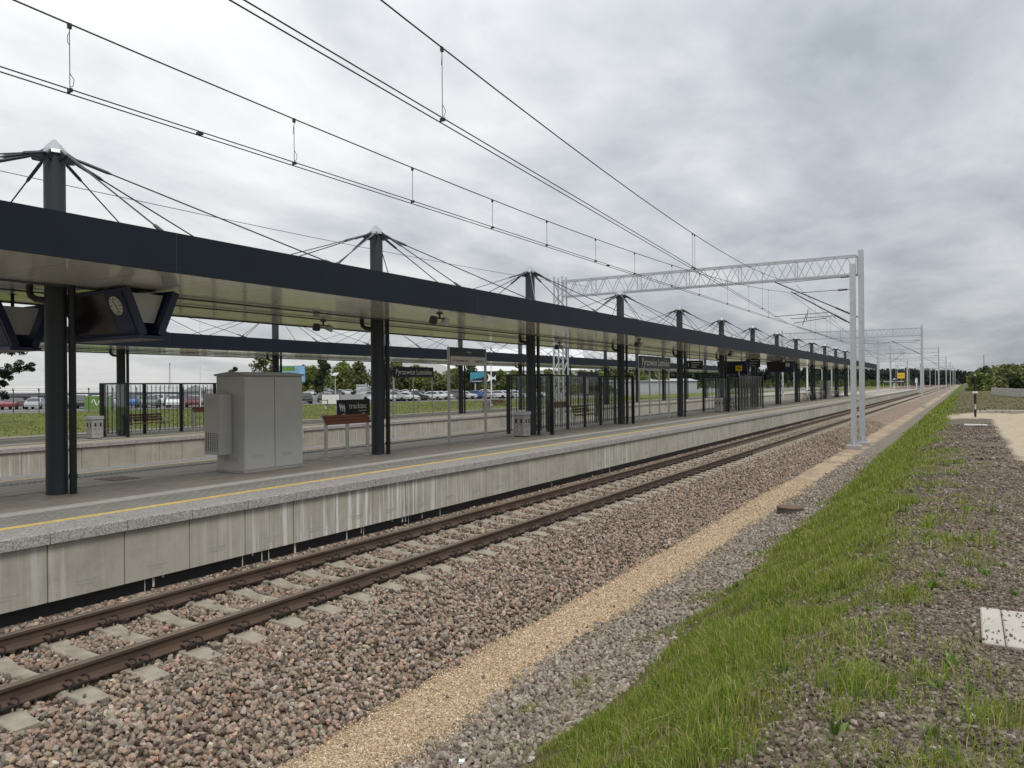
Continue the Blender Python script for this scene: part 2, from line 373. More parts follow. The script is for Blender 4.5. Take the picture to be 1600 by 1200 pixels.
t.links.new(dk.outputs['Result'], b.inputs['Base Color'])
bp = N(t, 'ShaderNodeBump'); bp.inputs['Strength'].default_value = .9; bp.inputs['Distance'].default_value = .03
hh = mth(t, 'SUBTRACT', 1.0, mth(t, 'ADD', mth(t, 'MULTIPLY', d20, .6), mth(t, 'MULTIPLY', d34, .5)))
t.links.new(hh, bp.inputs['Height']); t.links.new(bp.outputs[0], b.inputs['Normal'])
npmesh('ground', np.stack([GX.ravel(), GY.ravel(), GZ.ravel()], 1), FQ, gm, kind='structure', smooth=True)

# ------------------------------------------------------------------ stones
PHI = (1+5**.5)/2
ICO = np.array([(-1,PHI,0),(1,PHI,0),(-1,-PHI,0),(1,-PHI,0),(0,-1,PHI),(0,1,PHI),(0,-1,-PHI),(0,1,-PHI),(PHI,0,-1),(PHI,0,1),(-PHI,0,-1),(-PHI,0,1)])/1.902
ICF = np.array([(0,11,5),(0,5,1),(0,1,7),(0,7,10),(0,10,11),(1,5,9),(5,11,4),(11,10,2),(10,7,6),(7,1,8),(3,9,4),(3,4,2),(3,2,6),(3,6,8),(3,8,9),(4,9,5),(2,4,11),(6,2,10),(8,6,7),(9,8,1)])
OCT = np.array([(1,0,0),(-1,0,0),(0,1,0),(0,-1,0),(0,0,1),(0,0,-1.0)])
OCF = np.array([(0,2,4),(2,1,4),(1,3,4),(3,0,4),(2,0,5),(1,2,5),(3,1,5),(0,3,5)])
def rotm(n, tilt=1.0):
    q = NR.normal(size=(n,4)); q /= np.linalg.norm(q, axis=1)[:,None]; w,x,y,z = q.T
    return np.stack([1-2*(y*y+z*z),2*(x*y-z*w),2*(x*z+y*w),2*(x*y+z*w),1-2*(x*x+z*z),2*(y*z-x*w),2*(x*z-y*w),2*(y*z+x*w),1-2*(x*x+y*y)],1).reshape(n,3,3)
def palette(u, els):
    p = [e[0] for e in els]; return np.stack([np.interp(u, p, [e[1][k] for e in els]) for k in range(3)], 1)
def stones(X, Y, dz, size, pal, oct_=False, squash=(1, .80, .62), jit=.30):
    n = len(X); B, Fb = (OCT, OCF) if oct_ else (ICO, ICF)
    k = len(B)
    V = B[None] * (1 + NR.uniform(-jit, jit*.6, (n,k,1))) + NR.normal(0, .10, (n,k,3))
    cut = NR.uniform(.45, .8, (n,3)); V = np.clip(V, -cut[:,None,:], NR.uniform(.5, .95, (n,3))[:,None,:])
    sc = np.stack([np.ones(n), NR.uniform(squash[1]-.15, squash[1]+.15, n), NR.uniform(squash[2]-.12, squash[2]+.15, n)], 1) * size[:,None]
    V = np.einsum('nij,nkj->nki', rotm(n), V*sc[:,None,:])
    Z = gz(X, Y) + dz
    V += np.stack([X, Y, Z], 1)[:,None,:]
    u = NR.random(n); c = palette(u, pal) * NR.uniform(.8, 1.18, (n,1)) * NR.uniform(.95, 1.05, (n,3))
    Fc = (Fb[None] + (np.arange(n)*k)[:,None,None]).reshape(-1,3)
    return V.reshape(-1,3), Fc, np.repeat(c, k, 0)
def scatter(x0, x1, y0, y1, dens, jitter=1.0):
    s = 1/math.sqrt(dens); gx = np.arange(x0, x1, s); gy = np.arange(y0, y1, s); A, Bq = np.meshgrid(gx, gy)
    A = A.ravel() + NR.uniform(-.5, .5, A.size)*s*jitter; Bq = Bq.ravel() + NR.uniform(-.5, .5, Bq.size)*s*jitter
    return A, Bq
TCX = -7.866                     # track centre
SY0, SP = 3.254, .6              # sleepers
def off_sleeper(X, Y, mrg=.02):
    d = np.abs(((Y-SY0)/SP + .5) % 1 - .5)*SP
    return ~((d < .088+mrg) & (np.abs(X-TCX) < 1.25+mrg))
def merge(parts):
    V, Fc, Cc, o = [], [], [], 0
    for v, f, c in parts: V.append(v); Fc.append(f+o); Cc.append(c); o += len(v)
    return np.concatenate(V), np.concatenate(Fc), np.concatenate(Cc)
P = []
for (y0, y1, den, sz) in ((2.2, 10, 600, .039), (10, 20, 440, .041), (20, 36, 210, .047), (36, 62, 80, .055)):
    X, Y = scatter(-9.5, -4.9, y0, y1, den)
    edge = -4.97 + (vnoise(X, Y, 1.6, 4)-.5)*.22 + NR.normal(0, .03, len(X))
    k = (X < edge) & off_sleeper(X, Y) & ~((np.abs(np.abs(X-TCX)-.752) < .085))
    X, Y = X[k], Y[k]
    dz = NR.normal(.0, .017, len(X))
    P.append(stones(X, Y, dz, NR.uniform(.72, 1.3, len(X))*sz, BAL))
    if y1 <= 20:     # a few loose ones on top
        X, Y = scatter(-9.45, -5.0, y0, y1, 40); k = off_sleeper(X, Y, .03) & ~((np.abs(np.abs(X-TCX)-.752) < .1)); X, Y = X[k], Y[k]
        P.append(stones(X, Y, NR.uniform(.02, .035, len(X)), NR.uniform(.8, 1.35, len(X))*sz, BAL))
# stones kicked onto the sleepers and spilled over the gravel strips
for (x0, x1, den) in ((-9.2, -6.5, 5), (-4.95, -4.1, 12), (-4.1, -3.1, 8)):
    X, Y = scatter(x0, x1, 2.4, 22, den); k = (NR.random(len(X)) < .7) & ~((np.abs(np.abs(X-TCX)-.752) < .12)); X, Y = X[k], Y[k]
    P.append(stones(X, Y, np.full(len(X), .058 if x0 < -6 else .012), NR.uniform(.022, .036, len(X)), BAL))
V, Fc, Cc = merge(P)
o = npmesh('ballast', V, Fc, M['stone'], Cc, kind='stuff')
tag(o, 'crushed brown and grey ballast stones around the concrete sleepers', 'ballast')
P = []
for (y0, y1, den, sz) in ((2.5, 8, 2600, .017), (8, 14, 1500, .02), (14, 26, 450, .026)):
    X, Y = scatter(-5.05, -3.8, y0, y1, den)
    e1 = -4.97 + (vnoise(X, Y, 1.6, 4)-.5)*.22; e2 = -4.02 + (vnoise(X, Y, 1.6, 6)-.5)*.25
    nn = NR.normal(0, .05, len(X)); k = (X > e1+nn-.02) & (X < e2+nn); X, Y = X[k], Y[k]
    P.append(stones(X, Y, NR.normal(.003, .004, len(X)), NR.uniform(.6, 1.4, len(X))*sz, TAN, oct_=True, jit=.2))
V, Fc, Cc = merge(P)
o = npmesh('gravel_path', V, Fc, M['stone'], Cc, kind='stuff'); tag(o, 'strip of fine tan gravel between ballast and grey stones', 'gravel')
P = []
for (y0, y1, den, sz) in ((2.5, 9, 600, .039), (9, 18, 420, .041), (18, 36, 160, .044)):
    X, Y = scatter(-4.2, -2.75, y0, y1, den)
    e1 = -4.09 + (vnoise(X, Y, 1.6, 6)-.5)*.22; e2 = -3.05 + (vnoise(X, Y, 1.1, 8)-.5)*.7
    nn = NR.normal(0, .07, len(X)); k = (X > e1+nn) & (X < e2+nn*2); X, Y = X[k], Y[k]
    P.append(stones(X, Y, NR.normal(.002, .007, len(X)), NR.uniform(.65, 1.35, len(X))*sz, GRV))
V, Fc, Cc = merge(P)
o = npmesh('grey_gravel', V, Fc, M['stone'], Cc, kind='stuff'); tag(o, 'band of loose grey gravel along the foot of the grass bank', 'gravel')
P = []
for (y0, y1, den, sz) in ((2.2, 8, 1500, .0185), (8, 16, 700, .023), (16, 34, 160, .033)):
    X, Y = scatter(-1.5, 1.7, y0, y1, den); k = (Y < 19) | (X < .85 + NR.normal(0, .05, len(X))); X, Y = X[k], Y[k]
    e = -.95 + (vnoise(X, Y, .9, 9)-.5)*.9
    k = (X > e - .25 + NR.normal(0, .22, len(X))) & ~((X > .06) & (X < 1.6) & (Y > 5.58) & (Y < 6.52) & (NR.random(len(X)) < .93)); X, Y = X[k], Y[k]
    P.append(stones(X, Y, NR.normal(-.002, .004, len(X)), NR.uniform(.4, 1.45, len(X))*sz, RGV))
V, Fc, Cc = merge(P)
o = npmesh('dark_gravel', V, Fc, M['stone'], Cc, kind='stuff'); tag(o, 'dark brown stony gravel on top of the bank with weeds', 'gravel')

# ------------------------------------------------------------------ grass
def blades(X, Y, h, w, pal, lean=.5, off=0.0):
    n = len(X); a = NR.uniform(0, 2*math.pi, n); la = NR.uniform(0, 2*math.pi, n); ll = np.abs(NR.normal(0, lean, n))*h
    z = gz(X, Y) - .01 + off; ca, sa = np.cos(a)*w/2, np.sin(a)*w/2
    dx, dy = np.cos(la)*ll, np.sin(la)*ll
    V = np.zeros((n,5,3))
    V[:,0] = np.stack([X-ca, Y-sa, z], 1); V[:,1] = np.stack([X+ca, Y+sa, z], 1)
    V[:,2] = np.stack([X-ca*.75+dx*.35, Y-sa*.75+dy*.35, z+h*.55], 1); V[:,3] = np.stack([X+ca*.75+dx*.35, Y+sa*.75+dy*.35, z+h*.55], 1)
    V[:,4] = np.stack([X+dx, Y+dy, z+np.maximum(h*.45, h-ll*.35)], 1)
    Fb = np.array([(0,1,3),(0,3,2),(2,3,4)]); Fc = (Fb[None]+(np.arange(n)*5)[:,None,None]).reshape(-1,3)
    c = palette(NR.random(n), pal)*NR.uniform(.8, 1.2, (n,1)); return V.reshape(-1,3), Fc, np.repeat(c, 5, 0)
GP = [(0, (.09,.15,.016)), (.3, (.165,.25,.024)), (.6, (.25,.335,.036)), (.8, (.33,.33,.085)), (.9, (.43,.36,.16)), (1, (.48,.39,.22))]
P = []
def grass_edge(X, Y): return -.68 + (vnoise(X, Y, .9, 9)-.5)*.75
for (y0, y1, den, h0, w0) in ((2.4, 7, 6800, .085, .0055), (7, 13, 4200, .09, .0075), (13, 24, 1900, .10, .012), (24, 48, 420, .11, .024), (48, 110, 70, .13, .06)):
    X = NR.uniform(-3.6, .0, int(den*3.6*(y1-y0))); Y = NR.uniform(y0, y1, len(X))
    low = -3.05 + (vnoise(X, Y, 1.1, 8)-.5)*.7 + (vnoise(X, Y, 3.5, 21)-.5)*.5
    d = np.minimum(X-low, grass_edge(X, Y)-X + (vnoise(X, Y, 3.0, 23)-.5)*.5)
    patch = vnoise(X, Y, 2.3, 12)*.55 + vnoise(X, Y, 6.0, 13)*.45
    dens = np.clip((d+.10)/.75, 0, 1) * np.clip((patch-.27)/.24, .05, 1)
    k = NR.random(len(X)) < dens; X, Y = X[k], Y[k]; patch = patch[k]; d = d[k]
    h = h0*NR.uniform(.35, 1.5, len(X))*(.35+1.3*vnoise(X, Y, 1.7, 41))*np.clip(.45+d*1.2, .45, 1)
    P.append(blades(X, Y, h, w0*NR.uniform(.7, 1.3, len(X)), GP))
# tufts on the gravel, both sides
tx = []; 
for cx, cy, n, r, hh in [(-.42,6.6,300,.10,.13),(-.55,4.6,420,.13,.15),(-.1,3.6,200,.10,.10),(-.62,5.5,240,.16,.12),(-.48,7.6,240,.2,.09),(.12,4.4,320,.10,.12),(-.2,4.9,160,.08,.11),
                         (-.05,9.1,340,.22,.10),(-.62,8.9,240,.25,.09),(-.1,3.3,260,.12,.12),(.2,3.75,300,.13,.11),(.05,5.0,110,.1,.08),(-.3,10.8,260,.4,.08),(.3,12.5,200,.5,.08),(-.4,16,260,.5,.10),(-.3,20,260,.5,.1),
                         (-3.62,6.3,90,.05,.10),(-3.5,7.1,60,.06,.07),(-3.35,7.0,160,.09,.10),(-3.12,6.6,160,.15,.08),(-4.2,7.05,34,.03,.07),(-3.95,6.2,30,.03,.07),(-3.25,5.5,140,.16,.07),(-3.3,8.7,160,.14,.09),(-3.2,10.6,220,.2,.1),(-3.2,13.6,200,.2,.1)]:
    X = NR.normal(cx, r, n); Y = NR.normal(cy, r*1.2, n); P.append(blades(X, Y, hh*NR.uniform(.4, 1.3, n), np.full(n, .006 if cy < 9 else .011), GP, .6))
for q in range(90):      # broad-leaved weeds
    cy = 2.8+NR.random()**1.4*16; cx = NR.uniform(-2.9, .3); n = NR.integers(7, 14); X = NR.normal(cx, .012, n); Y = NR.normal(cy, .012, n)
    P.append(blades(X, Y, NR.uniform(.06, .12, n), NR.uniform(.018, .032, n), [(0,(.11,.17,.04)),(1,(.20,.27,.07))], .95))
for q in range(220):     # dead stalks
    cy = 2.8+NR.random()**1.4*16; cx = NR.uniform(-2.9, .2); n = 3; X = NR.normal(cx, .02, n); Y = NR.normal(cy, .02, n)
    P.append(blades(X, Y, NR.uniform(.08, .24, n), np.full(n, .004 if cy < 8 else .007), [(0,(.30,.24,.13)),(1,(.48,.41,.26))], .9))
for q in range(150):
    cy = 2.8+NR.random()**1.5*22; cx = grass_edge(np.array([-.9]), np.array([cy]))[0]+abs(NR.normal(0, .32)); n = NR.integers(18, 70)
    r = NR.uniform(.03, .10); X = NR.normal(cx, r, n); Y = NR.normal(cy, r*1.3, n); P.append(blades(X, Y, NR.uniform(.03, .11)*NR.uniform(.5, 1.3, n), np.full(n, .0055 if cy < 9 else .011), GP, .8))
V, Fc, Cc = merge(P)
o = npmesh('grass', V, Fc, M['grass'], Cc, kind='stuff'); tag(o, 'green grass growing on the bank beside the grey gravel', 'grass')

n = 16000
X = NR.uniform(-.9, 9, n); Y = 46+NR.random(n)**1.3*95; k = NR.random(n) < vnoise(X, Y, .5, 31)**1.5; X, Y = X[k], Y[k]
WP = [(0, (.09,.105,.03)), (.5, (.15,.15,.05)), (.8, (.22,.19,.09)), (1, (.28,.23,.14))]
V, Fc, Cc = blades(X, Y, NR.uniform(.05, .18, len(X)), NR.uniform(.025, .06, len(X)), WP, .9)
o = npmesh('dry_weeds', V, Fc, M['grass'], Cc, kind='stuff'); tag(o, 'dry weeds on the bare ground between sand and concrete wall', 'weeds')
# field grass behind the second platform
n = 60000
X = NR.uniform(-92, -33.4, n); Y = NR.uniform(12, 125, n); k = (NR.random(n) < .45+.55*vnoise(X, Y, .25, 3)) & (-.98*X+.2*Y < 93.5); X, Y = X[k], Y[k]
FP = [(0, (.10,.125,.028)), (.5, (.15,.18,.04)), (.85, (.22,.215,.07)), (1, (.28,.25,.12))]
V, Fc, Cc = blades(X, Y, NR.uniform(.05, .20, len(X)), NR.uniform(.03, .08, len(X)), FP, .9)
o = npmesh('field_grass', V, Fc, M['grass'], Cc, kind='stuff'); tag(o, 'rough meadow grass between the far platform and the car park', 'grass')

# ------------------------------------------------------------------ tracks
track = thing('railway_track', 'rusty rails on concrete sleepers running beside the near platform', 'railway track', (TCX, 0, 0))
def rail_prof(mb, x, y0, y1):
    half = [(.075,-.172),(.075,-.160),(.016,-.138),(.0085,-.125),(.0085,-.055),(.034,-.040),(.036,-.010),(.030,-.001)]
    poly = half + [(-a, z) for a, z in reversed(half)]
    n = len(poly); b0 = len(mb.v)
    vs = [(x+a, y0, z) for a, z in poly] + [(x+a, y1, z) for a, z in poly]
    mb.add(vs, [tuple(range(n)), tuple(range(2*n-1, n-1, -1))])
    for i in range(n):
        j = (i+1) % n; mb.cur = 1 if i in (6, 7, 8) else 0
        mb.f.append((b0+j, b0+i, b0+n+i, b0+n+j)); mb.mi.append(mb.cur)
    mb.cur = 0
for s in (-1, 1):
    mb = MB()
    for y0 in [-6] + list(range(24, 600, 30)): rail_prof(mb, s*.7525, y0, (24 if y0 == -6 else y0+30)-.004)
    mb.build('rail', [M['rail'], M['railtop']], track)
def sleeper_mesh():
    mb = MB(); st = [(-1.25,.088,-.212),(-1.22,.098,-.205),(-.98,.105,-.184),(-.55,.105,-.184),(-.32,.088,-.222),(0,.084,-.228),(.32,.088,-.222),(.55,.105,-.184),(.98,.105,-.184),(1.22,.098,-.205),(1.25,.088,-.212)]
    vs = []
    for x, w, z in st: vs += [(x,-.145,-.40),(x,-w-.012,z-.012),(x,-w,z),(x,w,z),(x,w+.012,z-.012),(x,.145,-.40)]
    n = 6; fs = [(i*n+j, (i+1)*n+j, (i+1)*n+j+1, i*n+j+1) for i in range(len(st)-1) for j in range(n-1)]
    fs += [tuple(range(n)), tuple(range((len(st)-1)*n+n-1, (len(st)-1)*n-1, -1))]
    fs = [tuple(reversed(f)) for f in fs]
    return mb.add(vs, fs).mesh('sleeper', M['sleeper'])
SM = sleeper_mesh()
def clip_mesh():
    # two spring hoops beside the rail foot with their cast shoulder; +x points away from the rail
    mb = MB(); mb.box((.03,-.035,-.20),(.06,.035,-.14))
    for y in (-.062, .062):
        pts = [(.055+.036*math.cos(a), y+.012*math.sin(a*2), -.128+.036*math.sin(a)) for a in np.linspace(-2.6, 2.4, 12)]
        mb.tube(pts, .0085, 6)
        mb.tube([(-.02, y, -.146), (.028, y, -.146)], .009, 6)
    mb.tube([(.09,-.062,-.13),(.098,0,-.12),(.09,.062,-.13)], .0085, 6)
    return mb.mesh('rail_clip', M['clip'], True)
CM = clip_mesh()
def child(name, me, parent, loc=(0,0,0), rz=0, sc=None):
    o = bpy.data.objects.new(name, me); COL.objects.link(o); o.parent = parent; o.location = loc; o.rotation_euler = (0,0,rz)
    if sc: o.scale = sc
    return o
for i in range(-2, 98):
    s = child('sleeper', SM, track, (0, SY0+SP*i, 0))
    if i < 44:
        for rx in (-.7525, .7525):
            child('rail_clip', CM, s, (rx+.066, 0, .05), 0, (1.45, 1.15, 1.35)); 
            if i < 16: child('rail_clip', CM, s, (rx-.066, 0, .05), math.pi, (1.45, 1.15, 1.35))
V = np.array([v.co[:] for v in SM.vertices]); 
far = MB()
for i in range(98, 520):
    far.add([(x, y+SY0+SP*i, z) for x, y, z in V], [tuple(p.vertices) for p in SM.polygons])
tag(far.build('sleeper', M['sleeper'], track), kind='stuff')
for x, lab in ((-18.2, 'railway track running along the back edge of the near platform'), (-24.6, 'railway track running along the front edge of the far platform')):
    tr = thing('railway_track', lab, 'railway track', (x, 0, -.14))
    for s in (-1, 1):
        mb = MB(); rail_prof(mb, s*.7525, -6, 600); mb.build('rail', [M['rail'], M['railtop']], tr)
    far = MB()
    for i in range(60, 520): far.add([(a, b_+SP*i, z) for a, b_, z in V], [tuple(p.vertices) for p in SM.polygons])
    tag(far.build('sleeper', M['sleeper'], tr), kind='stuff')
# ------------------------------------------------------------------ platforms
def brick_mat(name, c1, c2, mortar, bw, bh, rough=.85):
    mt = bpy.data.materials.new(name); mt.use_nodes = True; t = mt.node_tree; b = t.nodes['Principled BSDF']; b.inputs['Roughness'].default_value = rough
    b.inputs['Specular IOR Level'].default_value = .3
    tc = N(t, 'ShaderNodeTexCoord'); br = N(t, 'ShaderNodeTexBrick'); mp = N(t, 'ShaderNodeMapping'); t.links.new(tc.outputs['Object'], mp.inputs[0])
    mp.inputs['Rotation'].default_value = (0, 0, math.pi/2); t.links.new(mp.outputs[0], br.inputs['Vector'])
    br.inputs['Scale'].default_value = 1; br.inputs['Brick Width'].default_value = bw; br.inputs['Row Height'].default_value = bh
    br.inputs['Mortar Size'].default_value = .006; br.inputs['Color1'].default_value = c1+(1,); br.inputs['Color2'].default_value = c2+(1,); br.inputs['Mortar'].default_value = mortar+(1,)
    n = N(t, 'ShaderNodeTexNoise'); t.links.new(tc.outputs['Object'], n.inputs['Vector']); n.inputs['Scale'].default_value = 1.4; n.inputs['Detail'].default_value = 8; n.inputs['Roughness'].default_value = .7
    k = mth(t, 'ADD', mth(t, 'MULTIPLY', n.outputs[0], .7), .65); cc = N(t, 'ShaderNodeCombineColor'); [t.links.new(k, cc.inputs[i]) for i in range(3)]
    m2 = N(t, 'ShaderNodeMix', data_type='RGBA', blend_type='MULTIPLY'); m2.inputs[0].default_value = 1
    t.links.new(br.outputs['Color'], m2.inputs['A']); t.links.new(cc.outputs[0], m2.inputs['B']); t.links.new(m2.outputs['Result'], b.inputs['Base Color'])
    bp = N(t, 'ShaderNodeBump'); bp.inputs['Strength'].default_value = .4; bp.inputs['Distance'].default_value = .004; bp.invert = True
    t.links.new(br.outputs['Fac'], bp.inputs['Height']); t.links.new(bp.outputs[0], b.inputs['Normal']); return mt
def wall_mat():
    # precast panels: mottled concrete with lime streaks that run down from the coping
    mt = bpy.data.materials.new('precast_wall'); mt.use_nodes = True; t = mt.node_tree; b = t.nodes['Principled BSDF']; b.inputs['Roughness'].default_value = .88
    b.inputs['Specular IOR Level'].default_value = .25
    tc = N(t, 'ShaderNodeTexCoord')
    def nz(s, sc, det=6, off=(0,0,0)):
        mp = N(t, 'ShaderNodeMapping'); t.links.new(tc.outputs['Object'], mp.inputs[0]); mp.inputs['Scale'].default_value = s; mp.inputs['Location'].default_value = off
        n = N(t, 'ShaderNodeTexNoise'); t.links.new(mp.outputs[0], n.inputs['Vector']); n.inputs['Scale'].default_value = sc; n.inputs['Detail'].default_value = det; n.inputs['Roughness'].default_value = .65; return n.outputs[0]
    def rp(v, els):
        r = N(t, 'ShaderNodeValToRGB'); t.links.new(v, r.inputs[0]); c = r.color_ramp
        c.elements[0].position, c.elements[0].color = els[0][0], els[0][1]+(1,); c.elements[1].position, c.elements[1].color = els[-1][0], els[-1][1]+(1,)
        for p, q in els[1:-1]: c.elements.new(p).color = q+(1,)
        return r.outputs[0]
    base = rp(nz((1,1,1), 1.7, 8), [(.3, (.30,.28,.232)), (.5, (.385,.36,.30)), (.7, (.435,.408,.345))])
    streak = rp(nz((1, 4.2, .13), 2.2, 5), [(.50, (0,0,0)), (.60, (1,1,1))])
    zone = rp(nz((1, .16, .05), 1.0, 2, (0, 3.1, 0)), [(.44, (0,0,0)), (.56, (1,1,1))])
    dstreak = rp(nz((1, 7, .22), 2.0, 5, (0, 9, 0)), [(.5, (0,0,0)), (.72, (1,1,1))])
    def mx(f, a, c, fac=1.0):
        n = N(t, 'ShaderNodeMix', data_type='RGBA'); t.links.new(mth(t, 'MULTIPLY', f, fac), n.inputs[0]); t.links.new(a, n.inputs['A']); n.inputs['B'].default_value = c+(1,); return n.outputs['Result']
    c = mx(dstreak, base, (.22,.20,.165), .28)
    sy = N(t, 'ShaderNodeSeparateXYZ'); t.links.new(tc.outputs['Object'], sy.inputs[0]); Yv = sy.outputs[1]
    wet = mth(t, 'SUBTRACT', 1.0, mth(t, 'MULTIPLY', mth(t, 'ABSOLUTE', mth(t, 'SUBTRACT', Yv, 10.6)), .26), True)
    zone = mth(t, 'MAXIMUM', mth(t, 'MULTIPLY', zone, .6), mth(t, 'MULTIPLY', wet, 1.6, True))
    c = mx(mth(t, 'MULTIPLY', streak, zone), c, (.68,.67,.65), .95)
    t.links.new(c, b.inputs['Base Color'])
    bp = N(t, 'ShaderNodeBump'); bp.inputs['Strength'].default_value = .15; bp.inputs['Distance'].default_value = .02
    t.links.new(nz((1,1,1), 22), bp.inputs['Height']); t.links.new(bp.outputs[0], b.inputs['Normal']); return mt
M['precast'] = wall_mat()
M['pav_dark'] = brick_mat('grey_pavers', (.275,.252,.215), (.235,.216,.185), (.12,.11,.095), .4, .2)
M['pav_mid'] = brick_mat('mid_grey_pavers', (.36,.335,.295), (.32,.298,.262), (.17,.16,.14), .4, .2)
M['pav_tact'] = brick_mat('tactile_pavers', (.285,.278,.245), (.255,.25,.22), (.12,.117,.105), .2, .1)
M['strip'] = mat('pale_paver_strip', (.40,.39,.355), .85, 0, .14, 6, .1, 50)
M['yline'] = mat('yellow_line_paint', (.72,.50,.13), .7, 0, .2, 9)
def platform(label, xf, xb, z, y0, y1, sides):
    T = thing('railway_platform', label, 'platform', (0,0,0))
    w = xf - xb
    # body under the paving
    MB().box((xb+.16, y0, -.5), (xf-.16, y1, z-.10)).build('platform_core', M['slot'], T)
    bands = [(.72,.86,'yline'),(.86,1.70,'pav_tact'),(1.74,2.06,'strip'),(2.06,3.90,'pav_dark'),(3.96,w-1.70,'pav_mid'),(w-1.70,w-1.36,'tact'),(w-1.36,w-.84,'pav_tact'),(w-.84,w-.72,'yline')]
    nm = {'yline':'yellow_line','pav_tact':'paving','strip':'pale_paver_strip','pav_dark':'paving','pav_mid':'paving','tact':'tactile_strip'}
    for a, c, k in bands:
        zz = z - .004*(k in ('pav_dark','pav_mid'))
        o = MB().box((xf-c, y0, z-.09), (xf-a, y1, zz)).build(nm[k], M.get(k, M['strip']), T)
        if k == 'tact':
            mb = MB(); y = max(y0, -2)
            while y < min(y1, 60):
                for i in range(3): mb.box((xf-c+.03+i*.1, y, z), (xf-c+.10+i*.1, y+.05, z+.006))
                y += .105
            mb.build('tactile_stud', M['dtile'], o)
    MB().box((xf-1.739, y0, z-.09), (xf-1.701, y1, z-.012)).build('drain_channel', M['slot'], T)
    MB().box((xf-3.958, y0, z-.09), (xf-3.902, y1, z-.012)).build('drain_channel', M['slot'], T)
    if 1:
        # rows of bumps in front of the pale strip
        mb = MB(); y = max(y0, 1)
        while y < min(y1, 34):
            for i in range(4): mb.box((xf-1.62+i*.09, y, z), (xf-1.585+i*.09, y+.035, z+.005))
            y += .09
        mb.build('tactile_stud', M['pav_tact'], T)
    for sgn, xe in ((1, xf), (-1, xb)):
        if sgn not in sides: 
            MB().box((xb, y0, z-.14), (xb+.72, y1, z)).build('coping', M['granite'], T); continue
        mb = MB(); y = 4.97-.983*12
        while y < y1:
            yy = max(y, y0); e = min(y+.983, y1); d = R.uniform(-.002, .002)
            if e > yy + .1: mb.bev((min(xe, xe-sgn*.72), yy+.004, z-.14), (max(xe, xe-sgn*.72), e-.004, z+d), .008)
            y += .983
        mb.build('coping', M['granite'], T)
        mb = MB(); st = MB(); y = 4.97-.983*12; k = 0
        xw = xe - sgn*.075
        while y < y1:
            yy = max(y, y0); e = min(y+.983, y1); d = R.uniform(-.004, .004)
            if e > yy + .1:
                a, c = sorted((xw+d, xw-sgn*.09)); mb.bev((a, yy+.007, -.05 if z > .7 else -.4), (c, e-.007, z-.145), .006)
                if 0 < y < 42 and sgn == 1:     # stamped foundry marks, too worn to read
                    cx = yy+.50+R.uniform(-.06, .06); zz = .13+R.uniform(-.03, .03)
                    for r_ in range(2):
                        q = cx-.15+R.uniform(0, .05)*r_
                        while q < cx+(.15 if r_ == 0 else .08):
                            ww = R.uniform(.012, .026); st.box((xw+d-.002, q, zz-.045*r_), (xw+d+.003, q+ww, zz-.045*r_+.026)); q += ww+R.uniform(.006, .014)
            y += .983; k += 1
        mb.build('retaining_wall', M['precast'], T)
        if sgn == 1 and z > .7:
            st.build('stamped_marks', M['conc'], T)
            lm = MB()
            for q in range(22):
                y = R.choice((R.gauss(10.6, 1.7), R.gauss(10, 2.4), R.uniform(6, 24))); ww = R.uniform(.008, .05); lm.box((xw-.061, y, -.3 if R.random() < .5 else R.uniform(-.2, -.09)), (xw-.057, y+ww*.8, -.052))
            lm.build('lime_stain', M['signgrey'], T)
        a, c = sorted((xw-sgn*.06, xw-sgn*.16)); MB().box((a, y0, -.5), (c, y1, -.046)).build('black_footing', M['black'], T)
    return T
M['dtile'] = mat('dark_tactile_stud', (.10,.098,.09), .85, 0, .2, 8)
P1Z, P2Z = .81, .66
platform('long platform with yellow line beside the nearest track', -9.54, -16.5, P1Z, -7, 206, (1, -1))
platform('far platform with a second canopy beyond the hidden tracks', -26.3, -33.0, P2Z, -7, 190, (1,))

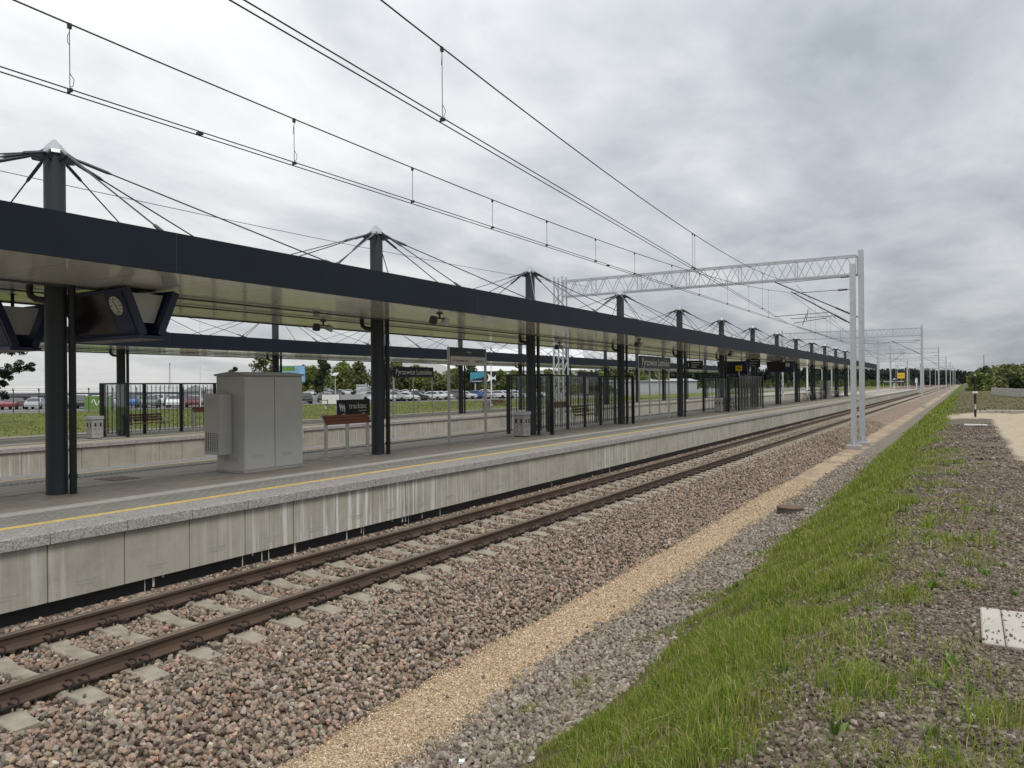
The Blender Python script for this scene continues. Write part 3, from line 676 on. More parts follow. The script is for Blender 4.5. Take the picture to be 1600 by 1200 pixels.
# ------------------------------------------------------------------ canopies
def soffit_mat():
    mt = bpy.data.materials.new('glossy_soffit'); mt.use_nodes = True; t = mt.node_tree; b = t.nodes['Principled BSDF']
    b.inputs['Metallic'].default_value = .15; b.inputs['Roughness'].default_value = .13; b.inputs['Specular IOR Level'].default_value = .85; b.inputs['Coat Weight'].default_value = .22; b.inputs['Coat Roughness'].default_value = .04; b.inputs['Coat IOR'].default_value = 1.9
    tc = N(t, 'ShaderNodeTexCoord'); n = N(t, 'ShaderNodeTexNoise'); t.links.new(tc.outputs['Object'], n.inputs['Vector']); n.inputs['Scale'].default_value = .8; n.inputs['Detail'].default_value = 4
    r = N(t, 'ShaderNodeValToRGB'); t.links.new(n.outputs[0], r.inputs[0]); r.color_ramp.elements[0].color = (.87,.87,.82,1); r.color_ramp.elements[1].color = (.92,.92,.87,1)
    r.color_ramp.elements[0].position = .3; r.color_ramp.elements[1].position = .7
    br = N(t, 'ShaderNodeTexBrick'); t.links.new(tc.outputs['Object'], br.inputs['Vector']); br.offset = 0
    br.inputs['Scale'].default_value = 1; br.inputs['Brick Width'].default_value = 3.1; br.inputs['Row Height'].default_value = 1.15; br.inputs['Mortar Size'].default_value = .006
    m2 = N(t, 'ShaderNodeMix', data_type='RGBA'); t.links.new(mth(t, 'MULTIPLY', br.outputs['Fac'], .6), m2.inputs[0]); t.links.new(r.outputs[0], m2.inputs['A']); m2.inputs['B'].default_value = (.12,.12,.11,1)
    t.links.new(m2.outputs['Result'], b.inputs['Base Color'])
    w = N(t, 'ShaderNodeTexWave', wave_type='BANDS', bands_direction='Y'); t.links.new(tc.outputs['Object'], w.inputs['Vector']); w.inputs['Scale'].default_value = 1.4; w.inputs['Distortion'].default_value = .6
    bp = N(t, 'ShaderNodeBump'); bp.inputs['Strength'].default_value = .02; bp.inputs['Distance'].default_value = .01
    t.links.new(w.outputs['Fac'], bp.inputs['Height']); t.links.new(bp.outputs[0], b.inputs['Normal']); return mt
M['soffit'] = soffit_mat()
def column_parts():
    ms = {}
    ms['cap'] = MB()
    r = .19
    prof = [(.165,6.44),(.215,6.46),(.19,6.52),(.10,6.63),(.018,6.715),(.002,6.72)]
    ms['cap'].lathe(prof, 8)
    ms['cap'].cur = 1
    for k in range(8):
        a = math.pi/4*k; c, s = math.cos(a), math.sin(a)
        ms['cap'].prism([(.15,6.33),(.33,6.36),(.35,6.40),(.19,6.51),(.15,6.48)], .03, lambda u, v, w, c=c, s=s: (u*c-(w-.015)*s, u*s+(w-.015)*c, v))
    return ms['cap'].mesh('mast_cap', [M['cap'], M['column']])
CAP = column_parts()
RODT = [(2.5,4.1,0),(2.5,.35,0),(2.5,-4.1,0),(-2.6,4.1,0),(-2.6,-.2,0),(-2.6,-4.1,0),(0,4.3,0),(0,-4.3,0)]
def rod_mesh(dx, dy):
    mb = MB(); d = Vector((dx, dy, 0)).normalized(); a = Vector((d.x*.30, d.y*.30, 6.42)); e = Vector((dx, dy, 4.90))
    u = (e-a).normalized(); mb.tube([a, a+u*.12, a+u*.5, a+u*.58], [.02,.03,.03,.013], 6); mb.tube([a+u*.55, e-u*.3], .013, 6); mb.tube([e-u*.35, e-u*.3, e], [.017,.03,.03], 6)
    mb.box((dx-.06, dy-.06, 4.84), (dx+.06, dy+.06, 4.90))
    return mb.mesh('stay_rod', M['rod'])
RODS = [rod_mesh(a, b_) for a, b_, _ in RODT]
def elbow_mesh():
    mb = MB()
    mb.tube([(-.26, -.28, 4.285), (-.26, -.28, 4.17), (-.245, -.265, 4.10), (-.20, -.21, 4.05), (-.12, -.13, 4.035), (-.05, -.05, 4.03)], .055, 8)
    return mb.mesh('drain_elbow', M['black'], True)
ELB = elbow_mesh()
def canopy(label, xc, half, y0, n, ya, yb, dz, zp):
    T = thing('platform_canopy', label, 'canopy', (xc, 0, dz))
    f = MB(); th = .06
    f.box((half-th, ya, 4.26), (half, yb, 4.85)); f.box((-half, ya, 4.26), (-half+th, yb, 4.85))
    f.box((-half+th, ya, 4.26), (half-th, ya+th, 4.85)); f.box((-half+th, yb-th, 4.26), (half-th, yb, 4.85))
    # panel joints with cover caps
    y = 6.9
    f.cur = 1
    k = -2
    while y0+k*8.02 < yb-1:
        yy = y0+k*8.02+.15; k += 1
        if yy < ya: continue
        f.box((half-.001, yy-.004, 4.27), (half+.003, yy+.004, 4.84))
        for z in (4.33, 4.55, 4.76):
            for q in (-.05, .05): f.box((half, yy+q-.006, z-.006), (half+.006, yy+q+.006, z+.006))
    f.build('fascia', [M['navy'], M['rod']], T)
    MB().box((-half+th+.002, ya+th+.002, 4.70), (half-th-.002, yb-th-.002, 4.80)).build('roof_deck', M['rod'], T)
    MB().box((-half+th+.002, ya+th+.002, 4.285), (half-th-.002, yb-th-.002, 4.31)).build('soffit', M['soffit'], T)
    c = MB(); c.box((.30, ya+.3, 4.24), (.36, yb-.3, 4.27)); c.box((-.9, ya+.3, 4.245), (-.85, yb-.3, 4.27))
    c.build('cable_conduit', M['rod'], T)
    sh = MB(); sh.lathe([(.163, zp-dz), (.163, 6.47)], 28); SH = sh.mesh('column', M['column'], True)
    pp = MB(); pp.lathe([(.056, zp-dz), (.056, zp-dz+.25), (.066, zp-dz+.25), (.066, zp-dz+.33), (.056, zp-dz+.33), (.056, 4.28)], 12, (.215, .15, 0)); PM = pp.mesh('downpipe', M['black'], True)
    for i in range(n):
        y = y0+8.02*i; c = child('column', SH, T, (.1, y, 0))
        child('mast_cap', CAP, c); child('downpipe', PM, c); child('drain_elbow', ELB, c)
        for rm in RODS: child('stay_rod', rm, c)
    return T
canopy('dark canopy hung from cable-stayed masts over the nearest platform', -13.1, 3.1, 6.88-8.02, 14, -4.0, 109.8, 0.0, P1Z)
canopy('second cable-stayed canopy over the far platform', -29.5, 3.05, 18.11-8.02*3, 15, -12.0, 110.0, -.14, P2Z)

# ------------------------------------------------------------------ lettering
ROT_X = Matrix(((0,0,1),(1,0,0),(0,1,0)))       # faces +X, reads along +Y
ROT_Y = Matrix(((1,0,0),(0,0,-1),(0,1,0)))      # faces -Y, reads along +X
def text(body, size, loc, rot, m_, parent, align='CENTER', name='lettering', sx=1.0):
    cu = bpy.data.curves.new(name, 'FONT'); cu.body = body; cu.size = size; cu.align_x = align; cu.align_y = 'CENTER'; cu.extrude = .0015
    cu.materials.append(m_); tmp = bpy.data.objects.new(name, cu); COL.objects.link(tmp); bpy.context.view_layer.update()
    me = bpy.data.meshes.new_from_object(tmp.evaluated_get(bpy.context.evaluated_depsgraph_get())); bpy.data.objects.remove(tmp)
    if not me.materials: me.materials.append(m_)
    o = bpy.data.objects.new(name, me); COL.objects.link(o); o.parent = parent
    mm = rot.to_4x4() @ Matrix.Diagonal((sx, 1, 1, 1)); mm.translation = Vector(loc); o.matrix_local = mm; return o

# ------------------------------------------------------------------ information displays
def display(label, loc, L, clock=True, s=1.0):
    T = thing('information_display', label, 'information display', loc, 0, 'V shaped information displays hung under the canopy')
    h = L/2
    for sg in (-1, 1):
        top = (sg*.50, .40); bot = (sg*.19, -.37)
        def mp(a, b_, c, sg=sg, top=top, bot=bot):
            # a along X, b 0..1 from bottom to top, c outward
            ny_, nz_ = sg*.927, -.374
            return (a, bot[0]+(top[0]-bot[0])*b_+ny_*c, bot[1]+(top[1]-bot[1])*b_+nz_*c)
        def slab(mb, a0, a1, b0, b1, c0, c1):
            vs = [mp(a, b_, c) for c in (c0, c1) for a, b_ in ((a0,b0),(a1,b0),(a1,b1),(a0,b1))]
            mb.add(vs, [(0,1,2,3),(7,6,5,4),(0,4,5,1),(1,5,6,2),(2,6,7,3),(3,7,4,0)])
        mb = MB(); slab(mb, -h, h, 0, 1, -.10, 0); slab(mb, -h, -h+.05, 0, 1, 0, .025); slab(mb, h-.05, h, 0, 1, 0, .025); slab(mb, -h+.05, h-.05, .95, 1, 0, .025); slab(mb, -h+.05, h-.05, 0, .06, 0, .025)
        slab(mb, h-.13, h-.11, .03, .97, 0, .012)
        b_ = mb.build('screen_housing', M['dispnavy'], T)
        mb = MB(); slab(mb, -h+.07, h-.62, .10, .93, 0, .006); mb.build('screen', M['screen'], b_)
        if clock:
            ca, cb = h-.40, .66
            mb = MB(); n = 28
            def pt(u, v, c): p = mp(ca+u*(1 if sg < 0 else -1), cb+v/.83, c); return p
            ring = [(math.cos(2*math.pi*k/n)*.165, math.sin(2*math.pi*k/n)*.165) for k in range(n)]
            mb.add([pt(u, v, .001) for u, v in ring]+[pt(u, v, .02) for u, v in ring], [tuple(range(n, 2*n))]+[(k, (k+1) % n, n+(k+1) % n, n+k) for k in range(n)])
            ck = mb.build('clock', M['clock'], b_)
            mb = MB()
            for k in range(12):
                a = math.pi*k/6; u, v = math.sin(a), math.cos(a); l0 = .115 if k % 3 else .10
                w = .007 if k % 3 else .011
                mb.add([pt(u*l0-v*w, v*l0+u*w, .0215), pt(u*.15-v*w, v*.15+u*w, .0215), pt(u*.15+v*w, v*.15-u*w, .0215), pt(u*l0+v*w, v*l0-u*w, .0215)], [(0,1,2,3)])
            mb.build('dial_print', M['dtext'], ck)
            for a, ln, w in ((2.75, .135, .008), (-.30, .095, .011)):
                mb = MB(); u, v = math.sin(a), math.cos(a)
                mb.add([pt(-u*.02-v*w, -v*.02+u*w, .024), pt(u*ln-v*w, v*ln+u*w, .024), pt(u*ln+v*w, v*ln-u*w, .024), pt(-u*.02+v*w, -v*.02-u*w, .024)], [(0,1,2,3)]); mb.build('clock_hand', M['dtext'], ck)
    MB().box((-h, -.26, -.43), (h, .26, -.37)).build('bottom_tray', M['dispnavy'], T)
    for sx in (-1, 1):
        mb = MB(); x = sx*(h-.20)
        mb.prism([(-.33,.36),(.33,.36),(.15,-.14),(-.15,-.14)], .03, lambda a, b_, c, x=x: (x+c-.015, a, b_))
        e = mb.build('end_plate', M['housing'], T)
        mb = MB(); 
        for k in range(5): mb.box((x+sx*.015, -.06+.0, .10+k*.025), (x+sx*.017, .10, .112+k*.025))
        mb.build('vent_slots', M['signgrey'], e)
        mb = MB(); mb.tube([(sx*(h-.45), 0, .2), (sx*(h-.45), 0, .62)], .03, 8); mb.tube([(sx*(h-.45), 0, .605), (sx*(h-.45), 0, .63)], .09, 10); mb.build('hanger', M['navy'], T)
    MB().box((-h+.3, -.09, -.37), (h-.3, .09, .25)).build('core_box', M['dispnavy'], T)
    return T
display('large navy display with clock above the grey cabinet end', (-12.95, 7.95, 3.83), 1.95)
display('navy display half hidden behind the nearest canopy column', (-15.3, 7.10, 3.68), 1.8)
display('dark display with clock hanging past the striped wind screen', (-12.6, 62.5, 3.82), 2.0)
display('blank dark display before the column ahead of the striped screen', (-13.1, 50.2, 3.55), 1.9, False)
def hang_sign(label, loc, w, h, rows, num):
    T = thing('hanging_sign', label, 'sign', loc)
    MB().bev((-w/2, -.06, -h/2), (w/2, .06, h/2), .01).build('panel', M['black'], T)
    text(num, h*.62, (-w/2+.14, -.062, 0), ROT_Y, M['text'], T)
    mb = MB()
    for k in range(rows):
        z = h/2-.12-k*(h-.2)/max(1, rows-1)*.9; x = -w/2+.32
        while x < w/2-.1-.12*k:
            ww = R.uniform(.03, .06); mb.box((x, -.064, z-.018), (x+ww, -.06, z+.018)); x += ww+.014
    mb.build('lettering', M['text'], T)
    for sx in (-1, 1): MB().tube([(sx*w*.3, 0, h/2), (sx*w*.3, 0, 4.29-loc[2])], .018, 6).build('hanger', M['navy'], T)
hang_sign('small black platform number sign beside the name board', (-13.0, 41.5, 3.6), .95, .47, 3, '1')
hang_sign('black number sign above the striped wind screen', (-12.9, 54.6, 3.95), 1.0, .6, 3, '2')
def spotlight(label, x, y):
    T = thing('ceiling_spotlight', label, 'spotlight', (x, y, 4.285), 0, 'twin spotlights under the near canopy')
    mb = MB(); mb.tube([(0,0,0),(0,0,-.13)], .025, 8); mb.tube([(0,-.22,-.13),(0,.22,-.13)], .02, 8); mb.tube([(0,0,-.001),(0,0,-.03)], .08, 12); mb.build('bracket', M['rod'], T)
    for s in (-1, 1):
        mb = MB(); mb.lathe([(.03,.07),(.085,.06),(.10,-.02),(.10,-.09),(.085,-.095)], 14)
        o = mb.build('lamp_head', M['housing'] if s > 0 else M['rod'], T, True); o.location = (0, s*.24, -.17); o.rotation_euler = (.0, s*.0+.45, s*.6)
for j, (x, y, l) in enumerate(((-14.4,14.4,'twin spotlight under the canopy above the wooden leaning rail'),(-10.7,14.5,'twin spotlight near the fascia between second and third masts'),
    (-10.9,27.8,'twin spotlight near the fascia between third and fourth masts'),(-14.4,27.8,'twin spotlight deep under the canopy above the glass shelter'),(-10.9,41.2,'twin spotlight near the fascia past the name board'),(-10.9,54.6,'twin spotlight near the fascia above the striped screen'))):
    spotlight(l, x, y)

# ------------------------------------------------------------------ grey equipment cabinet
T = thing('equipment_cabinet', 'large grey equipment cabinet standing on the near platform', 'cabinet', (-12.97, 11.11, P1Z))
hx, hy = .435, .785
MB().bev((-hx, -hy, 0), (hx-.02, hy, 1.985), .012).build('body', M['cabinet'], T)
MB().box((-hx-.01, -hy-.01, 0), (hx+.0, hy+.01, .05)).build('plinth', M['conc'], T)
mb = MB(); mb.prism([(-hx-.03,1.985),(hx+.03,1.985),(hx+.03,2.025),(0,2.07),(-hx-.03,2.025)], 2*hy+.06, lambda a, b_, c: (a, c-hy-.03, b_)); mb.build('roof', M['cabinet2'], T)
for y0, y1 in ((-hy+.01, -.008), (.008, hy-.01)):
    d = MB().bev((hx-.02, y0, .06), (hx, y1, 1.965), .006).build('door', M['cabinet'], T)
    mb = MB(); c = (y0+y1)/2-.05
    for k in range(6):
        mb.box((hx, c-.14+k*.05, .27), (hx+.0015, c-.12+k*.05, .36)); 
    mb.build('vent_slots', M['cabinet2'], d)
    MB().bev((hx, y0+.03 if y0 > 0 else y1-.06, .95), (hx+.025, y0+.06 if y0 > 0 else y1-.03, 1.10), .005).build('handle', M['slot'], d) if False else None
a = MB().bev((-hx-.02, -hy-.29, .38), (.07, -hy, 1.62), .02).build('cooling_unit', M['cabinet'], T)
mb = MB()
for i in range(6):
    for k in range(9): mb.box((-hx+.04+i*.068, -hy-.2925, .46+k*.042), (-hx+.068+i*.068, -hy-.289, .486+k*.042))
mb.build('vent_slots', M['slot'], a)
mb = MB()
for i in range(8): mb.box((-hx+.03+i*.05, -hy-.291, 1.32), (-hx+.045+i*.05, -hy-.289, 1.54))
mb.build('louvre_marks', M['cabinet2'], a)
mb = MB(); 
for i in range(6): mb.box((-.18+i*.07, -hy-.001, .22), (-.14+i*.07, -hy+.002, .31))
mb.build('vent_slots', M['cabinet2'], T)
MB().bev((.28, hy, .62), (.40, hy+.06, .84), .01).build('socket_box', M['white'], T)

# ------------------------------------------------------------------ leaning rails, benches, bins
def perch(label, loc, L=1.55, flip=1):
    T = thing('leaning_rail', label, 'leaning rail', loc, 0, 'wooden leaning rails on the platforms')
    for k in (-1, 0, 1):
        mb = MB(); y = k*(L/2-.05)
        mb.bar((-.05*flip, y, 0), (-.05*flip, y, .86), .07, .06); mb.bar((-.05*flip, y, .83), (-.17*flip, y, 1.07), .06, .05); mb.box((-.12-.05*flip+.04, y-.07, 0), (.04-.05*flip+.04, y+.07, .012)); mb.build('leg', M['steel'], T)
    mb = MB()
    for s in range(3):
        a = Vector((.02*flip-.055*s*flip, 0, .87+.075*s)); mb.bar(a+Vector((0,-L/2,0)), a+Vector((0,L/2,0)), .035, .07, up=(flip*-.6,0,.8))
    mb.build('wooden_rest', M['wood'], T); return T
perch('red brown wooden leaning rail beside the grey cabinet', (-13.0, 13.83, P1Z))
perch('wooden leaning rail behind the glass panels on the far platform', (-28.95, 21.9, P2Z))
perch('wooden leaning rail inside the near glass shelter', (-13.9, 27.0, P1Z), 1.3)
def bench(label, loc, rz=0, L=1.7):
    T = thing('bench', label, 'bench', loc, rz, 'wooden slatted benches on the platforms')
    for k in (-1, 1):
        mb = MB(); y = k*(L/2-.12)
        mb.tube([(-.20,y,0),(-.17,y,.42),(.24,y,.44),(.27,y,0)], .025, 8); mb.tube([(-.17,y,.42),(-.27,y,.86)], .025, 8); mb.tube([(-.22,y,.62),(.20,y,.64),(.24,y,.44)], .02, 8); mb.build('leg', M['steel'], T)
    mb = MB()
    for s in range(5): mb.box((-.15+s*.085, -L/2, .445), (-.085+s*.085, L/2, .475))
    mb.build('seat', M['wood'], T)
    mb = MB()
    for s in range(3): mb.bar((-.205-.022*s, -L/2, .58+.105*s), (-.205-.022*s, L/2, .58+.105*s), .03, .085)
    mb.build('backrest', M['wood'], T); return T
bench('wooden bench behind the striped glass on the far platform', (-29.25, 19.1, P2Z))
bench('wooden bench with low back in the near glass shelter', (-14.1, 29.6, P1Z), 0, 1.6)
bench('wooden bench by the litter bin on the far platform beyond the information board', (-29.6, 47.6, P2Z), 0, 1.8)
bench('bench standing in the striped wind screen', (-13.3, 49.2, P1Z), 0, 1.8)
M['binstone'] = mat('exposed_aggregate', (.36,.345,.325), .85, 0, .2, 12, .2, 50, fine=.5)
def bin_(label, loc):
    T = thing('litter_bin', label, 'litter bin', loc, 0, 'concrete litter bins on the platforms')
    MB().bev((-.22,-.22,.03), (.22,.22,.74), .03).build('body', M['binstone'], T)
    MB().box((-.18,-.18,0), (.18,.18,.03)).build('base', M['slot'], T)
    MB().bev((-.24,-.24,.74), (.24,.24,.86), .03).build('lid', M['galv'], T)
    for y in (-.10, .10): MB().bev((.216, y-.035, .46), (.224, y+.035, .60), .002).build('opening', M['slot'], T)
    for x in (-.10, .10): MB().bev((x-.035, -.224, .46), (x+.035, -.216, .60), .002).build('opening', M['slot'], T)
bin_('concrete litter bin before the near glass shelter', (-12.9, 22.1, P1Z))
bin_('concrete litter bin at the end of the far glass panels', (-28.5, 16.5, P2Z))
bin_('concrete litter bin in front of the striped wind screen', (-12.9, 45.9, P1Z))
bin_('concrete litter bin beside the far bench beyond the information board', (-29.3, 45.2, P2Z))

# ------------------------------------------------------------------ wind screens
def screen(label, segs, z, h=2.12, stripes=.20, bold=False, post_every=1.6):
    x0 = segs[0][0][0]; y0 = segs[0][0][1]
    T = thing('glass_wind_screen', label, 'wind screen', (x0, y0, z), 0, 'glass wind screens with dark stripes')
    for (ax, ay), (bx, by), n in segs:
        a = Vector((ax-x0, ay-y0, 0)); e = Vector((bx-x0, by-y0, 0)); d = e-a; L = d.length; u = d.normalized(); nn = Vector((-u.y, u.x, 0))
        for k in range(n+1):
            p = a+u*(L*k/n); MB().bar(p, p+Vector((0,0,h)), .13, .07, up=nn).build('post', M['black'], T)
        mb = MB(); mb.bar(a+Vector((0,0,h-.03)), e+Vector((0,0,h-.03)), .05, .06); mb.build('top_rail', M['black'], T)
        for k in range(n):
            p = a+u*(L*k/n+.06); q = a+u*(L*(k+1)/n-.06)
            g = MB().bar(p+Vector((0,0,h/2+.02)), q+Vector((0,0,h/2+.02)), .012, h-.16).build('pane', M['glass'], T)
            mb = MB(); s = .07; l2 = (q-p).length
            w = .33 if bold else .022; st = .60 if bold else stripes
            while s < l2-.03:
                r = p+u*s; mb.bar(r+Vector((0,0,.12)), r+Vector((0,0,h-.08)), .016 if not bold else .03, w, up=u); s += st
            mb.build('dark_stripes', M['black'], g)
    return T
screen('H shaped glass wind screen with thin black stripes on the near platform', [((-14.1,23.2),(-12.36,23.25),1),((-13.35,23.3),(-13.35,31.1),5),((-14.3,31.2),(-12.55,31.2),1)], P1Z)
screen('glass wind screen on the far platform behind the grey cabinet', [((-29.25,17.2),(-28.0,17.5),1),((-29.4,17.4),(-29.4,26.0),5)], P2Z)
screen('striped wind screen farther along the near platform', [((-13.9,46.1),(-12.4,46.2),1),((-13.15,46.2),(-13.15,54.0),5)], P1Z)
screen('bold striped wind screen wall beside the farther wind screen', [((-12.35,48.5),(-12.1,54.0),1)], P1Z, 2.2, .3, True)

# ------------------------------------------------------------------ signs
def name_sign(label, x, y0, y1, zb, zt, zp, size, posts, mat_=None, txt='Pyrzowice Lotnisko', group='station name boards'):
    T = thing('station_name_sign', label, 'sign', (x, (y0+y1)/2, zp), 0, group)
    h = (y1-y0)/2
    MB().bev((-.03, -h, zb-zp), (.03, h, zt-zp), .006).build('panel', mat_ or M['signnavy'], T)
    text(txt, size, (.033, 0, (zb+zt)/2-zp-.01), ROT_X, M['text'], T)
    for k in range(posts):
        y = -h+.04+(2*h-.08)*k/(posts-1)
        MB().tube([(-.06, y, 0), (-.06, y, zt-zp-(0 if k in (0, posts-1) else .3))], .04, 10).build('post', M['steel'], T)
    return T
s = name_sign('navy station name board on four posts on the near platform', -12.9, 32.95, 37.1, 3.29, 3.87, P1Z, .47, 4)
s = name_sign('dark station name board on posts on the far platform', -29.3, 35.0, 38.95, 3.1, 3.73, P2Z, .45, 3)
MB().bev((-.03, -2.9, 2.53), (.03, -2.0, 2.86), .005).build('side_plate', M['signnavy'], s)
name_sign('distant black name board at the far end of the platform', -13.3, 180, 184.2, 2.3, 3.0, P1Z, .5, 4, M['black']).rotation_euler = (0, 0, -math.pi/2)
T = thing('direction_sign', 'direction sign with arrows and line ends on two posts', 'sign', (-13.2, 19.34, P1Z))
MB().bev((-.03,-.96,2.64), (.03,.96,2.90), .005).build('header_panel', M['signnavy'], T)
g = MB().bev((-.028,-.94,2.36), (.028,.94,2.636), .005).build('panel', M['signgrey'], T)
text('Lotnisko', .075, (.033, 0, 2.77), ROT_X, M['text'], T)
text('Tarnowskie Góry', .105, (.031, -.72, 2.50), ROT_X, M['dtext'], T, 'LEFT', sx=.95); text('Zawiercie', .105, (.031, .74, 2.50), ROT_X, M['dtext'], T, 'RIGHT', sx=.95)
mb = MB()
for s in (-1, 1):
    y = s*.86; mb.prism([(y, 2.50), (y-s*.05, 2.535), (y-s*.05, 2.465)], .002, lambda a, b_, c: (.0285+c, a, b_)); mb.box((.0285, min(y-s*.05, y-s*.10), 2.492), (.0305, max(y-s*.05, y-s*.10), 2.508))
mb.build('arrows', M['dtext'], T)
for s in (-1, 1):
    MB().tube([(-.02, s*1.0, 0), (-.02, s*1.0, 2.9)], .045, 10).build('post', M['steel'], T)
T = thing('information_board', 'timetable showcase with dark header behind the near glass shelter', 'information board', (-29.2, 62.0, P2Z))
MB().bev((-.05,-2.0,1.0),(.05,2.0,2.5), .01).build('panel', M['glass'], T)
MB().bev((-.06,-2.0,2.5),(.06,2.0,3.0), .01).build('header', M['signnavy'], T)
for k in range(4): MB().bev((.052,-1.9+k*.98,1.1),(.058,-1.05+k*.98,2.4), .002).build('poster', M['signgrey' if k % 2 else 'screen'], T)
for s in (-1, 0, 1): MB().tube([(-.08, s*1.9, 0), (-.08, s*1.9, 3.0)], .05, 8).build('post', M['navy'], T)
def yellow_sign(label, loc, s, pole):
    T = thing('yellow_sign', label, 'sign', loc, -math.pi/2)
    MB().bev((-.02,-s*.6,-s/2),(.02,s*.6,s/2), .004).build('panel', M['yellow'], T)
    mb = MB(); mb.box((.02,-s*.35,-.03),(.023,-s*.05,.06)); mb.box((.02,.05*s,-.06),(.023,s*.35,.03)); mb.build('symbol', M['dtext'], T)
    MB().tube([(-.05,0,-pole),(-.05,0,s/2)], .03, 8).build('post', M['galv'], T)
yellow_sign('small yellow sign above the bold striped screen', (-12.35, 48.55, 3.50), .34, .48)
yellow_sign('yellow sign on a post near the far end of the platform', (-11.5, 176, 3.8), 1.15, 2.99)

# banner, manhole, bicycles
T = thing('company_banner', 'black banner with white lettering tied to the far platform railing', 'banner', (-33.02, 35.6, 0))
MB().box((-.01, -1.48, .68), (.01, 1.48, 1.74)).build('cloth', M['black'], T)
text('tracktec', .50, (.012, .38, 1.33), ROT_X, M['text'], T, sx=.98); text('construction', .15, (.012, .82, 1.04), ROT_X, M['text'], T)
mb = MB()
for k in range(3):
    y = -1.30+k*.18; dz = .06-.04*k
    pts = [(y, 1.40+dz), (y+.09, 1.50+dz), (y+.09, 1.38+dz), (y+.17, 1.31+dz), (y+.17, 1.06+dz), (y+.08, .97+dz), (y+.08, 1.17+dz), (y, 1.25+dz)]
    mb.prism(pts, .002, lambda a, b_, c: (.0115+c, a, b_))
mb.build('logo_mark', M['text'], T)
for s in (-1, 0, 1): MB().tube([(-.05, s*1.45, .25), (-.05, s*1.45, 1.78)], .025, 8).build('post', M['steel'], T)
def railing(label, y0, y1):
    T = thing('platform_railing', label, 'railing', (-33.1, y0, 0), 0, 'railings along the back of the far platform')
    n = int((y1-y0)/2.4)
    for k in range(n+1): MB().tube([(0, k*2.4, .2), (0, k*2.4, 1.78)], .03, 6).build('post', M['steel'], T)
    mb = MB()
    for z in (.9, 1.2, 1.74): mb.tube([(0, 0, z), (0, n*2.4, z)], .012 if z < 1.5 else .022, 5)
    mb.build('rail', M['steel'], T)
railing('thin steel railing along the back of the far platform before the banner', 26.2, 33.8)
railing('thin steel railing along the back of the far platform after the banner', 37.4, 60)
T = MB().bev((-.32,-.28,0),(.32,.28,.008), .004).build('manhole_cover', M['brown']); T.location = (-14.1, 8.6, P1Z-.003); tag(T, 'rusty manhole cover set in the platform paving', 'manhole cover')
# ------------------------------------------------------------------ overhead line
def hbeam(mb, x, y, z0, z1, w=.24, d=.24, t=.016):
    mb.box((x-w/2, y-d/2, z0), (x+w/2, y-d/2+t, z1)); mb.box((x-w/2, y+d/2-t, z0), (x+w/2, y+d/2, z1)); mb.box((x-t/2, y-d/2+t, z0), (x+t/2, y+d/2-t, z1))
def post_parts(T, x, y, ztop, zb=-.40):
    mb = MB(); hbeam(mb, x, y, zb, ztop); mb.box((x-.26, y-.26, zb-.03), (x+.26, y+.26, zb))
    for s in (-1, 1):
        mb.prism([(.12,zb),(.24,zb),(.12,zb+.35)], .016, lambda a, b_, c, s=s: (x+s*a, y-.008+c, b_)); mb.prism([(.12,zb),(.24,zb),(.12,zb+.35)], .016, lambda a, b_, c, s=s: (x-.008+c, y+s*a, b_))
    z = zb+.5
    while z < ztop-.3: mb.box((x-.11, y-.10, z), (x+.11, y+.10, z+.02)); z += .62
    mb.build('post', M['galv'], T)
    MB().bev((x-.33, y-.33, -1.2), (x+.33, y+.33, zb-.032), .02).build('concrete_foundation', M['conc'], T)
def insulated(mb, p, q, r, k0=.06, k1=.26):
    p = Vector(p); q = Vector(q); mb.tube([p, q], r, 8); d = q-p; L = d.length; n = 7
    pts = []; rs = []
    for i in range(n*2+1):
        a = p+d*(k0+(k1-k0)*i/(2*n)); pts.append(a); rs.append(.055 if i % 2 else .03)
    return pts, rs
def cantilever(T, base, z0, tip, ztie, reg, y):
    mb = MB(); i = MB()
    pts, rs = insulated(mb, (base, y, z0), tip, .028); i.tube(pts, rs, 8)
    mb.tube([(base, y, ztie), (tip[0]+.15, y, tip[2]-.08)], .016, 6); pts, rs = insulated(MB(), (base, y, ztie), (tip[0], y, tip[2]-.1), .02, .04, .2); i.tube(pts, rs, 8)
    for a, e in reg: mb.tube([a, e], .017, 6)
    c = mb.build('cantilever', M['rod'], T); i.build('insulator', M['insul'], c)
def truss_parts(T, y, z0, z1, x0, x1, pitch=.92, w=.30):
    mb = MB()
    for s in (-1, 1):
        for z in (z0, z1): mb.bar((x0, y+s*w, z), (x1, y+s*w, z), .075, .07)
    n = int(abs(x1-x0)/pitch)
    for s in (-1, 1):
        for k in range(n):
            xa = x0+(x1-x0)*(k+(.0 if s > 0 else .5))/n; xm = xa+(x1-x0)*.5/n; xb = xa+(x1-x0)/n
            if (xb-x1)*(1 if x1 > x0 else -1) > 0: xb = x1; xm = min(max(xm, min(x0,x1)), max(x0,x1))
            mb.bar((xa, y+s*w, z0), (xm, y+s*w, z1), .03, .03); mb.bar((xm, y+s*w, z1), (xb, y+s*w, z0), .03, .03)
    for k in range(0, n, 3):
        x = x0+(x1-x0)*k/n
        for z in (z0, z1): mb.bar((x, y-w, z), (x, y+w, z), .03)
        for s in (-1, 1): mb.bar((x, y+s*w, z0), (x, y+s*w, z1), .04)
    mb.build('lattice_beam', M['galv'], T)
